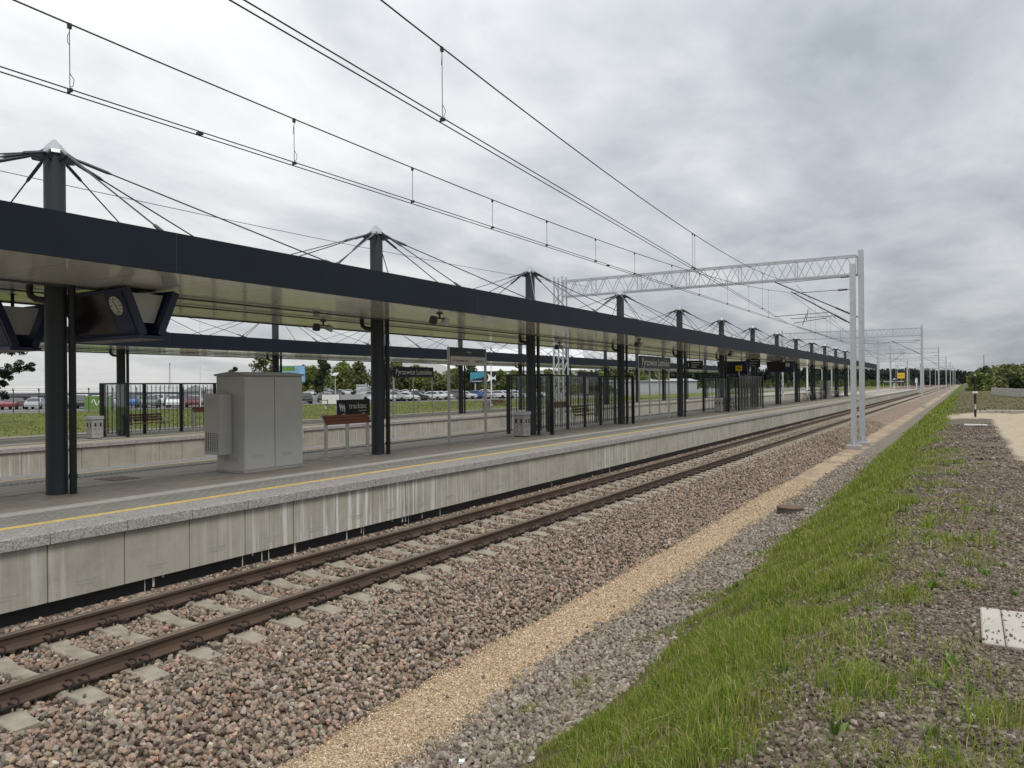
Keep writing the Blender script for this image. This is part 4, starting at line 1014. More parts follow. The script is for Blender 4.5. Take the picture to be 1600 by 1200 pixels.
def tower_parts(T, x, y, zt, w=.36):
    mb = MB()
    for a in (-1, 1):
        for b_ in (-1, 1): mb.bar((x+a*w, y+b_*w, -.4), (x+a*w*.75, y+b_*w*.75, zt), .08)
    z = -.2; k = 0
    while z < zt-.7:
        e = 1
        for s in (-1, 1):
            f = 1-.25*(z+.4)/(zt+.4)
            mb.bar((x-w*f*(1 if k % 2 else -1), y+s*w*f, z), (x+w*f*(1 if k % 2 else -1), y+s*w*f, z+.7), .035)
            mb.bar((x+s*w*f, y-w*f*(1 if k % 2 else -1), z), (x+s*w*f, y+w*f*(1 if k % 2 else -1), z+.7), .035)
        z += .7; k += 1
    mb.build('lattice_tower', M['galv'], T)
    MB().bev((x-.6, y-.6, -1.2), (x+.6, y+.6, -.39), .03).build('concrete_foundation', M['conc'], T)
G0 = 39.0
T = thing('overhead_line_gantry', 'nearest catenary gantry with two steel posts and a long lattice beam', 'gantry', (0, G0, 0), 0, 'catenary gantries spanning the tracks')
post_parts(T, -4.56, 0, 8.15); post_parts(T, -4.44, 2.3, 9.15)
truss_parts(T, 2.2, 7.92, 8.85, -4.62, -20.9); tower_parts(T, -21.25, 2.2, 9.15)
cantilever(T, -4.68, 5.35, (-7.34, 0, 7.03), 6.96, [((-5.48,0,5.73),(-7.39,0,5.70)),((-5.5,0,5.8),(-5.3,0,5.60)),((-5.7,0,5.66),(-7.24,0,5.47))], 0)
cantilever(T, -4.56, 5.78, (-8.55, 2.1, 7.84), 7.85, [((-5.9,2.1,6.10),(-8.6,2.1,6.03)),((-7.0,2.1,6.05),(-7.2,2.1,5.50)),((-6.9,2.1,6.35),(-7.0,2.1,5.75))], 2.1)
T = thing('overhead_line_gantry', 'second catenary gantry away with a single slim post beside the gravel', 'gantry', (0, G0+66, 0), 0, 'catenary gantries spanning the tracks')
post_parts(T, -4.56, 0, 9.4); truss_parts(T, .0, 8.2, 9.1, -4.66, -20.9, 1.0); tower_parts(T, -21.25, 0, 9.5)
cantilever(T, -4.68, 5.9, (-8.0, .25, 7.7), 7.65, [((-5.9,.25,6.1),(-8.5,.25,6.1)),((-7.6,.25,6.1),(-7.8,.25,5.5))], .25)
G2 = T
for k, nm in ((2, 'third'), (3, 'fourth'), (4, 'fifth'), (5, 'sixth'), (6, 'seventh')):
    copy_tree(G2, (0, G0+66*k, 0), 0, nm + ' catenary gantry down the line, smaller and partly hidden by nearer posts')
def chain(pts, f): return [Vector(p) for p in pts]
def wires(label, xf, mz, cz, ya, yb, drops, double=True, step=2.0, r=.009):
    T = thing('overhead_wire', label, 'overhead wire', (0, 0, 0), 0, 'catenary wires')
    ys_ = list(np.arange(ya, yb, step)) + [yb]
    MB().tube([(xf(y), y, mz(y)) for y in ys_], r, 5).build('messenger_wire', M['wire'], T)
    for s in ((-.03, .03) if double else (0,)): MB().tube([(xf(y)+s, y, cz(y)+s*.4) for y in ys_], r*.8, 5).build('contact_wire', M['wire'], T)
    for y in drops:
        mb = MB(); x = xf(y); mb.tube([(x, y, cz(y)), (x, y, mz(y))], .0042, 5)
        mb.box((x-.03, y-.012, cz(y)-.005), (x+.03, y+.012, cz(y)+.03)); mb.box((x-.012, y-.018, mz(y)-.045), (x+.012, y+.018, mz(y)+.008))
        if y < 8:
            for z0, sg in ((mz(y)-.13, 1), (cz(y)+.12, -1)):
                mb.tube([(x, y+sg*-.0, z0+.06), (x+.02, y-.03*sg, z0), (x+.01, y-.025*sg, z0-.06), (x, y-.0, z0-.075*1)], .0035, 5)
        mb.build('dropper', M['wire'], T)
    return T
sag = lambda y0, z0, zt, half: (lambda y: z0+(zt-z0)*((y-y0)/half)**2)
w1 = wires('catenary over the nearest track with closely spaced droppers', lambda y: -7.46, sag(13.5, 5.97, 7.0, 25.5), lambda y: 5.45, -9, 39, [1.7,4.1,6.97,9.42,11.77,13.88,16.3,18.75,21.7,24.4,27.8,31,34.5])
for y in (5.53, 17.0): MB().box((-7.495, y, 5.435), (-7.425, y+.05, 5.468)).build('wire_clamp', M['wire'], w1)
wires('second catenary swinging in above the verge with few droppers', lambda y: -.0807*y-4.3415, sag(11, 6.22, 7.55, 28), lambda y: 5.45, -14, 39, [6.7,18.56,18.8,30.4])
wires('catenary running from the nearest gantry onward to the anchor post', lambda y: -7.46+2.8*smooth(y, 60, 105), lambda y: 7.0-1.0*math.sin(math.pi*min(1, (y-39)/66))+.5*smooth(y, 60, 105), lambda y: 5.45+1.6*smooth(y, 55, 105), 39, 105, [45,51,57,63,69], True, 3)
for k in range(0, 5):
    ya = G0+66*k+ (2.1 if k == 0 else 0); yb = G0+66*(k+1)
    wires(('catenary over the nearest track beyond the nearest gantry', 'catenary of the nearest track beyond the second gantry', 'catenary of the nearest track beyond the third gantry', 'catenary of the nearest track beyond the fourth gantry', 'catenary of the nearest track beyond the fifth gantry')[k],
          (lambda y, ya=ya, yb=yb, s=(1 if k % 2 else -1): -7.86+ s*(.3-.6*(y-ya)/(yb-ya))) if k else (lambda y: -7.48-.68*(y-41)/64*.6), lambda y, ya=ya, yb=yb: 7.6-1.5*math.sin(math.pi*(y-ya)/(yb-ya)), lambda y: 5.45, ya, yb, [ya+6*j for j in range(1, 11)] if k < 3 else [], k < 2, 3)
wires('thin wire high behind the near canopy masts', lambda y: -18.3, lambda y: 7.4+.00085*(y-10)**2, lambda y: 5.6, -10, 39, [], False)
for x, nm in ((-18.2, 'catenary above the hidden track behind the near platform'), (-24.6, 'catenary above the track in front of the far platform')):
    for k in range(0, 4):
        ya = G0+66*k; yb = ya+66
        if x == -24.6 and k == 0: ya = -27
        wires(nm + (' next to the nearest gantry', ' past the second gantry', ' past the third gantry', ' past the fourth gantry')[k], lambda y, x=x: x, lambda y, ya=ya, yb=yb: 7.7-1.6*math.sin(math.pi*(y-ya)/(yb-ya)), lambda y: 5.45, ya, yb, [ya+8*j for j in range(1, 8)] if k < 2 else [], False, 3.5)
def mast(label, x, y, z0, z1, arm=1):
    T = thing('catenary_mast', label, 'mast', (x, y, z0), 0, 'steel masts along the tracks')
    mb = MB(); hbeam(mb, 0, 0, 0, z1-z0, .26, .26); mb.box((-.3,-.3,0),(.3,.3,.04)); mb.build('post', M['galv'], T)
    mb = MB(); mb.tube([(0,0,(z1-z0)*.62),(arm*2.6,0,(z1-z0)*.84)], .035, 6); mb.tube([(0,0,(z1-z0)*.86),(arm*2.6,0,(z1-z0)*.84)], .022, 6); mb.tube([(arm*.9,0,(z1-z0)*.68),(arm*3.0,0,(z1-z0)*.68)], .02, 6); mb.build('bracket_arm', M['rod'], T)
for l, x, y, z0, z1, a in (('first slim mast standing on the pale platform end past the canopy', -14.3, 159, .81, 10.6, -1), ('second slim mast on the pale platform end, next to the yellow sign', -13.0, 170, .81, 9.9, 1),
    ('mast between tracks just past the platform end', -12.6, 215, -.3, 8.0, -1), ('mast in the far track fan with its arm towards the forest', -29, 205, 0, 8.0, 1), ('mast in the far track fan just past the canopy end', -33, 178, 0, 8.2, 1), ('mast near the dark forest behind the black name board', -40, 262, 0, 8.3, 1),
    ('mast between the two black signals', -14.5, 246, -.3, 8.1, -1), ('mast behind the second black signal', -12.4, 275, -.3, 8.2, -1), ('distant mast left of the third gantry post', -13.0, 310, -.3, 8.2, -1), ('very distant mast near the vanishing rails', -13.2, 372, -.3, 8.2, -1), ('remote mast where the rails meet the forest', -13.2, 440, -.3, 8.4, -1)):
    mast(l, x, y, z0, z1, a)
def signal(label, x, y):
    T = thing('railway_signal', label, 'signal', (x, y, -.3), 0, 'black railway signals past the platform end')
    MB().tube([(0,0,0),(0,0,4.4)], .10, 10).build('post', M['white'], T)
    mb = MB(); mb.bev((-.38,-.10,3.9),(.38,.12,6.1), .05); h = mb.build('signal_head', M['black'], T)
    mb = MB()
    for k in range(4): mb.tube([(0,-.10,4.3+k*.48),(0,-.30,4.3+k*.48)], .12, 10)
    mb.build('hood', M['black'], h)
    mb = MB(); mb.bev((-.25,-.12,2.6),(.25,-.08,3.5), .02); mb.build('marker_board', M['white'], T)
    mb = MB()
    for s in (-.3, .3): mb.tube([(s,.2,0),(s,.2,3.9)], .03, 6)
    for k in range(10): mb.tube([(-.3,.2,.3+k*.35),(.3,.2,.3+k*.35)], .02, 5)
    mb.build('ladder', M['galv'], T)
signal('black railway signal right of the yellow sign', -16.6, 228); signal('black railway signal close to the second gantry post', -11.4, 230)
def pole(label, x, y, z0, z1, r, m_, head=None, cat='lamp post', name='lamp_post'):
    T = thing(name, label, cat, (x, y, z0)); h = z1-z0
    MB().tube([(0,0,0),(0,0,h)], [r, r*.6], 10).build('pole', m_, T)
    MB().tube([(0,0,0),(0,0,.25)], r*1.6, 10).build('base', m_, T)
    if head == 'lamp': mb = MB(); mb.bar((0,0,h),(1.0,-.5,h+.1), .12, .06); mb.build('lamp_head', M['galv'], T)
    if head == 'solar':
        mb = MB(); mb.add([(-.9,-.5,h-.25),(.9,-.5,h-.25),(.9,.5,h+.45),(-.9,.5,h+.45),(-.9,-.5,h-.20),(.9,-.5,h-.20),(.9,.5,h+.5),(-.9,.5,h+.5)], [(0,3,2,1),(4,5,6,7),(0,1,5,4),(1,2,6,5),(2,3,7,6),(3,0,4,7)]); mb.build('solar_panel', M['galv'], T)
    if head == 'cap': MB().lathe([(r*1.4,0),(r*1.5,.3),(.02,.5)], 10, (0,0,h)).build('lamp_head', M['galv'], T)
pole('tall thin flag pole rising behind the far canopy above the cabinet', -78.3, 58.1, 0, 11.2, .07, M['white'], 'cap', 'pole', 'flag_pole')
pole('distant lamp mast behind the far glass panels', -126, 87, 0, 7.2, .16, M['galv'], 'lamp')
pole('solar panel lamp post among the parked cars left of the banner', -136, 140, 0, 5.6, .14, M['galv'], 'solar')
pole('solar panel lamp post behind the far name board', -107, 128, 0, 5.4, .12, M['galv'], 'solar')
pole('white mast standing between the tracks behind the parked bicycles', -20.9, 123, -.3, 5.2, .16, M['white'], 'cap', 'pole', 'white_mast')
pole('white pole on the meadow right of the far name board', -46, 72, .1, 6.6, .09, M['white'], 'cap')

# ------------------------------------------------------------------ cars and car park
def carpaint(nm, c): return mat(nm, c, .3, .0, .03, 2, 0, spec=.6)
CARC = {'white': carpaint('white_car_paint', (.72,.73,.73)), 'silver': carpaint('silver_car_paint', (.42,.43,.45)), 'black': carpaint('black_car_paint', (.015,.016,.018)), 'dark red': carpaint('red_car_paint', (.16,.02,.025)), 'blue': carpaint('blue_car_paint', (.04,.13,.34)), 'grey': carpaint('grey_car_paint', (.14,.145,.15))}
M['carglass'] = mat('car_window_glass', (.02,.025,.03), .08, 0, .1, 2, spec=.8)
M['tyre'] = mat('black_tyre', (.015,.015,.015), .9)
def car_meshes():
    body = [(-2.1,.35),(-2.15,.62),(-2.05,.92),(-1.5,1.0),(-1.0,1.44),(.35,1.48),(1.05,1.02),(1.85,.88),(2.12,.68),(2.12,.35)]
    mb = MB(); n = len(body); vs = []
    for x, z in body:
        w = .88 if z < 1.1 else .70
        vs += [(x,-w,z),(x,w,z)]
    fs = [(2*i,2*i+2,2*i+3,2*i+1) for i in range(n-1)] + [(2*n-2,0,1,2*n-1)] + [tuple(range(0,2*n,2))[::-1], tuple(range(1,2*n,2))]
    mb.add(vs, fs); out = {'body': mb.v and mb}
    g = MB()
    for s in (-1, 1):
        pts = [(-1.35,1.04),(-.95,1.38),(.32,1.41),(.92,1.04)]
        v = [(x, s*(.885 if z < 1.1 else .735), z) for x, z in pts]; v2 = [(x, s*(.86 if z < 1.1 else .69), z) for x, z in pts]
        g.add(v+v2, [(0,1,2,3),(0,4,5,1),(1,5,6,2),(2,6,7,3),(3,7,4,0)])
    g.add([(.40,-.64,1.462),(.40,.64,1.462),(1.03,.78,1.05),(1.03,-.78,1.05)], [(0,1,2,3)]); g.add([(-1.05,-.64,1.42),(-1.05,.64,1.42),(-1.50,.78,1.03),(-1.50,-.78,1.03)], [(0,1,2,3)])
    wh = MB(); wh.tube([(0,-.11,0),(0,.11,0)], .32, 12)
    return mb, g, wh
CB, CGm, CWm = car_meshes(); CGM = CGm.mesh('window', M['carglass']); CWM = CWm.mesh('wheel', M['tyre'])
CBM = {k: CB.mesh('car_body', v) for k, v in CARC.items()}
ORD = ['first','second','third','fourth','fifth','sixth','seventh','eighth','ninth','tenth','eleventh','twelfth','thirteenth','fourteenth','fifteenth','sixteenth','seventeenth','eighteenth','nineteenth','twentieth','twenty first','twenty second','twenty third','twenty fourth']
def car_row(desc, a, e, n, cols, rz, simple=False):
    cnt = {}
    for i in range(n):
        c = cols[i % len(cols)]; cnt[c] = cnt.get(c, 0)+1
        x = a[0]+(e[0]-a[0])*i/(n-1)+R.uniform(-.4, .4); y = a[1]+(e[1]-a[1])*i/(n-1)+R.uniform(-.4, .4)
        T = thing('parked_car', '%s %s car from the left in the %s' % (ORD[cnt[c]-1], c, desc), 'car', (x, y, float(gz(x, y))), rz+R.uniform(-.06, .06)+(math.pi if R.random() < .5 else 0), 'cars in the car park beyond the far platform')
        sc = R.uniform(.95, 1.08); T.scale = (sc, sc, sc*R.choice((1, 1, 1.12)))
        child('body', CBM[c], T); child('window', CGM, T)
        for wx, wy in ((-1.3,-.80),(-1.3,.80),(1.32,-.80),(1.32,.80)): child('wheel', CWM, T, (wx, wy, .32))
car_row('row just behind the left fence', (-106, 51), (-80, 72), 13, ['dark red','silver','white','black','white','blue','grey','white'], 2.42)
car_row('second row behind the left fence', (-112, 60), (-86, 82), 14, ['white','white','silver','white','grey','white','black'], 2.42)
car_row('front row past the meadow', (-84.5, 98), (-74, 132), 15, ['white','silver','white','black','white','white','grey','white','blue','silver'], .45)
car_row('second row past the meadow', (-92, 104), (-82, 140), 15, ['silver','white','black','white','grey','white','white'], .45)
car_row('distant row above the banner', (-178, 172), (-150, 190), 12, ['white','white','silver','grey','white','black'], .7)
car_row('farthest row under the trees', (-200, 196), (-176, 212), 11, ['white','grey','white','white','silver'], .7)
def box_thing(name, label, cat, loc, rz): return thing(name, label, cat, loc, rz)
car_row('third row behind the left fence', (-120, 66), (-92, 92), 14, ['white','grey','white','silver','white','white','black'], 2.42)
# perimeter fence
T = thing('perimeter_fence', 'thin wire fence with dark bent-top posts in front of the parked cars', 'fence', (-92.5, 36.5, 0))
d = Vector((11, 13.2, 0)).normalized(); L = 36
for k in range(16):
    p = d*2.4*k; mb = MB(); mb.tube([p, p+Vector((0,0,2.3)), p+Vector((.25,-.2,2.65))], .05, 6); mb.tube([p+Vector((0,0,2.3)), p+Vector((-.25,.2,2.65))], .04, 6); mb.build('post', M['rod'], T)
mb = MB()
for z in (.15, .8, 1.5, 2.25): mb.tube([(0,0,z), d*L+Vector((0,0,z))], .012, 4)
for o_ in (.12, .25): mb.tube([(o_,-o_*.8,2.3+o_*1.4), d*L+Vector((o_,-o_*.8,2.3+o_*1.4))], .012, 4)
mb.build('wire', M['rod'], T)
# buildings
M['cladding'] = mat('white_cladding', (.62,.63,.63), .6, 0, .05, 1)
M['cladgrey'] = mat('grey_cladding', (.36,.37,.38), .6, 0, .08, 1)
M['roofgrey'] = mat('grey_tent_roof', (.46,.455,.44), .8, 0, .08, 1)
M['roofpale'] = mat('pale_tent_roof', (.72,.71,.69), .7, 0, .06, 1)
def hall(name, label, a, e, depth, zb, ze, zr, wall, roof, bands=True):
    ax, ay = a; d = Vector((e[0]-ax, e[1]-ay, 0)); L = d.length
    T = thing(name, label, 'building', (ax, ay, 0), math.atan2(d.y, d.x))
    MB().box((0, 0, zb), (L, depth, ze)).build('wall', wall, T)
    mb = MB(); mb.prism([(-.5, ze+.003), (depth/2, zr), (depth+.5, ze+.003)], L+.8, lambda p, q, c: (c-.4, p, q)); mb.build('roof', roof, T)
    if bands:
        n = max(3, int(L/6))
        for k in range(n): MB().box((k*L/n+.6, -.06, zb+(ze-zb)*.45), ((k+1)*L/n-.6, .02, zb+(ze-zb)*.75)).build('window', M['carglass'], T)
        MB().box((0, -.1, zb), (L, -.005, zb+.5)).build('base_course', M['cladgrey'], T)
    return T
hall('tent_hall', 'long low hall with a pale tent roof behind the left car rows', (-152, 64), (-122, 86), 16, -.3, 1.9, 3.2, M['cladgrey'], M['roofgrey'])
hall('terminal_hangar', 'big white hangar behind the teal and black billboard', (-149, 214), (-112, 236), 40, 0, 7.5, 16, M['cladding'], M['cladding'])
hall('service_building', 'low grey service building behind the near glass shelter', (-95, 214), (-72, 232), 14, 0, 3.4, 4.2, M['cladgrey'], M['cladgrey'], False)
hall('brown_shed', 'low reddish brown shed beyond the concrete wall beside the trees', (13, 128), (30, 120), 8, .9, 2.3, 3.0, M['brown'], M['brown'])
T = thing('arched_hall', 'white arched roof of a hall showing above the trees left of the name board', 'building', (-205, 262, 0), math.atan2(.43, .9))
mb = MB(); n = 14; pts = [(-17*math.cos(math.pi*k/n), 7+6.0*math.sin(math.pi*k/n)) for k in range(n+1)]
mb.prism(pts, 30, lambda p, q, c: (p, c, q)); mb.build('roof', M['roofpale'], T); MB().box((-16.8, .3, 0), (16.8, 29.7, 6.99)).build('wall', M['cladgrey'], T)
M['teal'] = mat('teal_poster', (.05,.27,.36), .5, 0, .3, .6); M['pblue'] = mat('pale_blue_poster', (.22,.42,.62), .5, 0, .35, 1.2); M['pgreen'] = mat('green_banner', (.13,.24,.045), .6, 0, .2, 1)
def billboard(label, x, y, w, h, zc_, parts, rz):
    T = thing('billboard', label, 'billboard', (x, y, 0), rz)
    MB().bev((-w/2, -.15, zc_-h/2), (w/2, .15, zc_+h/2), .03).build('panel', M['black'], T)
    for nm, x0, x1, z0, z1, mm in parts: MB().box((x0*w, -.17, zc_+z0*h), (x1*w, -.152, zc_+z1*h)).build(nm, mm, T)
    for s in (-.3, .3): MB().tube([(s*w, .1, 0), (s*w, .1, zc_)], .14, 8).build('post', M['galv'], T)
    return T
T = billboard('teal and black billboard with a pale leaf shape near the white hangar', -87.6, 134, 5.7, 2.35, 4.25, [('poster', -.48, .06, -.46, .46, M['teal'])], .5)
mb = MB(); mb.prism([(.14,-.40),(.20,.02),(.155,.36),(.30,.10),(.40,-.02),(.47,.22),(.455,-.08),(.48,-.30),(.40,-.14)], .012, lambda a, b_, c: (a*5.7, -.165+c, 4.25+b_*2.35)); mb.build('pale_shape', M['text'], T)
mb = MB(); mb.prism([(-.47,-.46),(.05,-.46),(.05,.10),(-.1,-.05),(-.4,-.16)], .012, lambda a, b_, c: (a*5.7, -.178+c, 4.25+b_*2.35)); mb.build('dark_wave', M['signnavy'], T)
mb = MB()
for k in range(6): mb.box((-2.3+k*.36, -.182, 3.38), (-2.06+k*.36, -.179, 3.52))
mb.build('lettering', M['text'], T)
T = billboard('pale blue and green billboard above the grey cabinet', -122.3, 113.2, 5.6, 3.6, 5.3, [('poster', -.49, .49, -.48, .48, M['pblue'])], .55)
MB().box((-2.6, -.185, 6.0), (.6, -.172, 6.9)).build('green_band', M['pgreen'], T)
mb = MB()
for k in range(7): mb.box((-2.2+k*.62, -.19, 4.2), (-1.8+k*.62, -.173, 4.7+.2*(k % 3)))
mb.build('lettering', M['signnavy'], T)
T = billboard('green advertising banner with a white swirl at the left fence', -90.6, 52.9, 3.2, 1.75, .82, [('poster', -.5, .5, -.5, .5, M['pgreen'])], .56)
mb = MB(); mb.tube([(-.7+.1*k, -.175, .9+.35*math.sin(k*.75)) for k in range(12)], .05, 5); mb.build('swirl', M['text'], T)
T = billboard('white boarded information panel standing on the meadow left of the banner', -61.2, 62.3, 2.0, 1.15, 1.15, [('poster', -.48, .48, -.46, .46, M['roofpale'])], .6)
T = thing('slatted_sign', 'tall slatted directory sign left of the second canopy column', 'sign', (-96, 105.6, 0), .6)
for k in range(4): MB().bev((-.95, -.06, 1.1+k*.48), (.95, .06, 1.5+k*.48), .02).build('panel', M['cladgrey'] if k % 2 else M['housing'], T)
for s in (-1, 1): MB().tube([(s*.9, .12, 0), (s*.9, .12, 3.0)], .07, 8).build('post', M['galv'], T)

# ------------------------------------------------------------------ trees
def crown(name, clumps, nleaf, ls, pal, parent, sink=.55, up=.35):
    Vs, Cs = [], []
    for (cx, cy, cz, r, k) in clumps:
        n = max(8, int(nleaf*k)); d = NR.normal(size=(n,3)); d /= np.linalg.norm(d, axis=1)[:,None]
        rr = r*NR.random(n)**(.42); p = np.array([cx,cy,cz]) + d*rr[:,None]*np.array([1,1,.8])
        a = NR.normal(size=(n,3)); a /= np.linalg.norm(a, axis=1)[:,None]; b_ = np.cross(a, NR.normal(size=(n,3))); b_ /= np.linalg.norm(b_, axis=1)[:,None]
        s = ls*NR.uniform(.6, 1.5, (n,1))
        Vs.append(np.stack([p-a*s, p+b_*s*.55, p+a*s, p-b_*s*.55], 1)); 
        base = palette(np.clip(NR.random()*.7 + NR.random(n)*.3, 0, 1), pal); Cs.append(np.repeat(base*NR.uniform(.85, 1.15, (n,1)), 4, 0))
    V = np.concatenate(Vs).reshape(-1,3); Fc = np.arange(len(V)).reshape(-1,4)
    return npmesh(name, V, Fc, M['leaf'], np.concatenate(Cs), parent)
LEAFP = {'fresh': [(0,(.10,.135,.034)),(.5,(.16,.195,.052)),(1,(.23,.25,.08))], 'dark': [(0,(.028,.043,.018)),(.5,(.048,.068,.026)),(1,(.075,.095,.036))], 'olive': [(0,(.09,.104,.04)),(.5,(.14,.15,.056)),(1,(.20,.198,.085))], 'pine': [(0,(.012,.022,.012)),(1,(.03,.045,.02))]}
def tree(name, label, x, y, h, w, pal, z=None, low=.18, n=9, leaves=150, ls=.22, group=None, limbs=5):
    z = float(gz(x, y)) if z is None else z
    T = thing(name, label, 'tree' if 'tree' in name or 'birch' in name else 'bush', (x, y, z), 0, group)
    mb = MB(); mb.tube([(0,0,-.2),(R.uniform(-.1,.1),0,h*.4),(R.uniform(-.2,.2),R.uniform(-.2,.2),h*.85)], [h*.022,h*.015,h*.004], 7)
    cl = []
    for k in range(n):
        t = low+(1-low)*(k+.5)/n; f = math.sin(math.pi*min(1, (t-low)/(1-low)*.82+.16)); a = R.uniform(0, 6.28); rr = w*.5*f*R.uniform(.25, .95)
        cx, cy, cz = rr*math.cos(a), rr*math.sin(a), h*t*R.uniform(.93, 1.03); cl.append((cx, cy, cz, w*R.uniform(.17, .32)*(.55+.6*f), R.uniform(.6, 1.3)))
        if k < limbs+3: mb.tube([(0,0,max(.1, cz-h*.18)),(cx*.6,cy*.6,cz-h*.05),(cx,cy,cz)], [h*.008,h*.006,h*.002], 5)
    mb.build('trunk', M['bark'], T); crown('crown', cl, leaves, ls, LEAFP[pal], T); return T
# treeline behind the car park
k = 0
for i in range(22):
    x = -252+i*5.6+R.uniform(-2,2); y = 236+i*.8+R.uniform(-4,8)
    tree('leafy_tree', '%s tree from the left in the fresh green row behind the car park' % ORD[i], x, y, R.uniform(9,12.5) if i < 12 else R.uniform(7.5,10), R.uniform(10,13), 'fresh' if i % 3 else 'olive', 0, .03, 17, 210, .55, 'trees behind the car park')
for i in range(13):
    tree('leafy_tree', '%s tree from the left in the lower green row behind the name board' % ORD[i], -140+i*4.6, 190+i*3.2+R.uniform(-2,3), R.uniform(5.5,7.2), R.uniform(8,10), 'fresh' if i % 2 else 'olive', 0, .02, 14, 190, .45, 'lower trees behind the name board')
tree('leafy_tree', 'loose leafy tree rising behind the grey cabinet roof', -105.5, 91, 8.3, 5.2, 'olive', 0, .25, 10, 110, .3)
tree('young_tree', 'small pointed tree behind the left corner of the grey cabinet', -100.5, 81, 6.2, 2.4, 'dark', 0, .3, 7, 90, .22)
tree('dark_tree', 'tall dark tree beside the pale blue billboard', -118, 117, 10.2, 4.8, 'dark', 0, .15, 11, 150, .3)
tree('dark_tree', 'dark conifer left of the white hangar and its billboard', -101, 149, 7.8, 6.5, 'dark', 0, .1, 11, 170, .3)
for i in range(5): tree('low_bush', '%s low bush from the left along the fence below the white hangar' % ORD[i], -82+i*3.2, 143+i*3.5, R.uniform(1.8,2.6), R.uniform(3.5,5), 'olive', 0, .1, 7, 120, .25, 'bushes below the hangar')
# pine leaning in from the left
T = thing('pine_tree', 'dark pine with drooping sprays at the left edge beyond the meadow', 'tree', (-63.5, 26.2, .05))
mb = MB(); mb.tube([(0,0,-.2),(.1,.1,5),(0,.2,11)], [.26,.2,.05], 9); cl = []
DX = Vector((AX[0], AX[1], 0)).normalized()
for (al, dp, z0, z1, n_) in [(4.9,.2,4.5,5.4,11),(6.2,-.3,3.0,4.3,13),(3.6,.4,2.3,3.0,9),(3.2,1.2,2.0,1.9,8),(5.0,-1,5.2,6.6,11),(2.2,-2,2.6,3.2,8),(-3,1,4,5,9),(-4,-1,5,6,9),(2,2,6.5,7.6,9),(-2,2,7,8,8),(1,-2,8,9,7),(3.8,.8,3.6,3.7,9),(2.6,.2,1.7,1.5,6)]:
    tip = DX*al+Vector((-DX.y, DX.x, 0))*dp; tip.z = z1; pts = [Vector((0,0,z0-.3)), tip*.5+Vector((0,0,z0*.5+.1)), tip]; mb.tube(pts, [.08,.05,.015], 6)
    for q in range(2*n_):
        f = (q+2.2)/(2*n_+1.2); p = pts[0].lerp(pts[1], f*2) if f < .5 else pts[1].lerp(pts[2], f*2-1); w = .55*(1-.45*f)
        cl.append((p.x+R.uniform(-w,w)*.8, p.y+R.uniform(-w,w)*.8, p.z+R.uniform(-.35,.3), R.uniform(.16,.34)+.16*(1-f), 1))
mb.build('trunk', M['bark'], T); crown('crown', cl, 110, .075, LEAFP['pine'], T)
# right-hand bushes and trees
for a in [('leafy_bush','round green bush beside the rails just behind the dark marker post',1.6,148,2.9,4.6,'fresh',10,260,.26),('leafy_bush','low green bush to the right of the round bush',4.4,150,2.0,3.6,'olive',8,200,.26),('bare_tree','sparse grey tree with a thin tall stem above the round bush',3.0,172,4.3,5.2,'dark',9,110,.24),
          ('leafy_bush','broad yellow green bush right of the sparse grey tree',7.4,178,4.2,7.5,'olive',13,260,.34),('leafy_bush','dark green bush below the broad yellow green bush',6.8,160,2.5,5.0,'dark',9,200,.3),('leafy_tree','bright green tree at the right edge of the view',13.5,232,5.6,10,'fresh',13,240,.42),
          ('leafy_tree','bright green tree standing partly behind the broad bush',9.5,250,5.6,9,'fresh',13,220,.42),('leafy_tree','second bright green tree at the right edge, farther back',19.5,262,6.4,12,'fresh',13,240,.46)]:
    tree(a[0], a[1], a[2], a[3], a[4], a[5], a[6], .85, .05, a[7], a[8], a[9])
MB().tube([(3.05,171.5,.8),(3.02,171.5,7.6)], .05, 5).build('stem', M['bark'], [o for o in COL.objects if o.name.startswith('bare_tree')][0]).matrix_parent_inverse = Matrix.Translation((-3.0,-172,-.85))
# dark forest on the horizon
def forest(name, label, pts, n, h0, h1, pal, spread, seed):
    Vs, Fs, Cs, o = [], [], [], 0
    P_ = np.array(pts, float); seg = NR.random(n)*(len(P_)-1); i0 = seg.astype(int); f = seg-i0
    X = P_[i0,0]*(1-f)+P_[i0+1,0]*f + NR.uniform(-spread, spread, n)*.5; Y = P_[i0,1]*(1-f)+P_[i0+1,1]*f + NR.uniform(0, spread, n)
    Hh = NR.uniform(h0, h1, n)*(1+.18*(vnoise(X, Y, .03, 9)-.5)); 
    for x, y, h in zip(X, Y, Hh):
        m_ = 44; t = NR.random(m_)**.8; a = NR.uniform(0, 6.28, m_); r = (1-t*.85)*h*.19*NR.random(m_)**.4
        p = np.stack([x+r*np.cos(a), y+r*np.sin(a), h*(.08+.92*t)], 1); s = h*.072*NR.uniform(.6, 1.5, (m_,1))*(1.25-t[:,None]*.6)
        u = NR.normal(size=(m_,3)); u /= np.linalg.norm(u, axis=1)[:,None]; w = np.cross(u, NR.normal(size=(m_,3))); w /= np.linalg.norm(w, axis=1)[:,None]
        Vs.append(np.stack([p-u*s*1.3, p+w*s, p+u*s*1.3, p-w*s], 1).reshape(-1,3)); c = palette(np.full(m_, NR.random()), pal)*NR.uniform(.8, 1.2, (m_,1)); Cs.append(np.repeat(c, 4, 0))
    V = np.concatenate(Vs); return tag(npmesh(name, V, np.arange(len(V)).reshape(-1,4), M['leaf'], np.concatenate(Cs)), label, 'forest', None, 'stuff')
FD = [(0,(.026,.037,.030)),(.5,(.04,.052,.04)),(1,(.055,.068,.05))]  # distance haze put into the colour: greens lifted and slightly blued
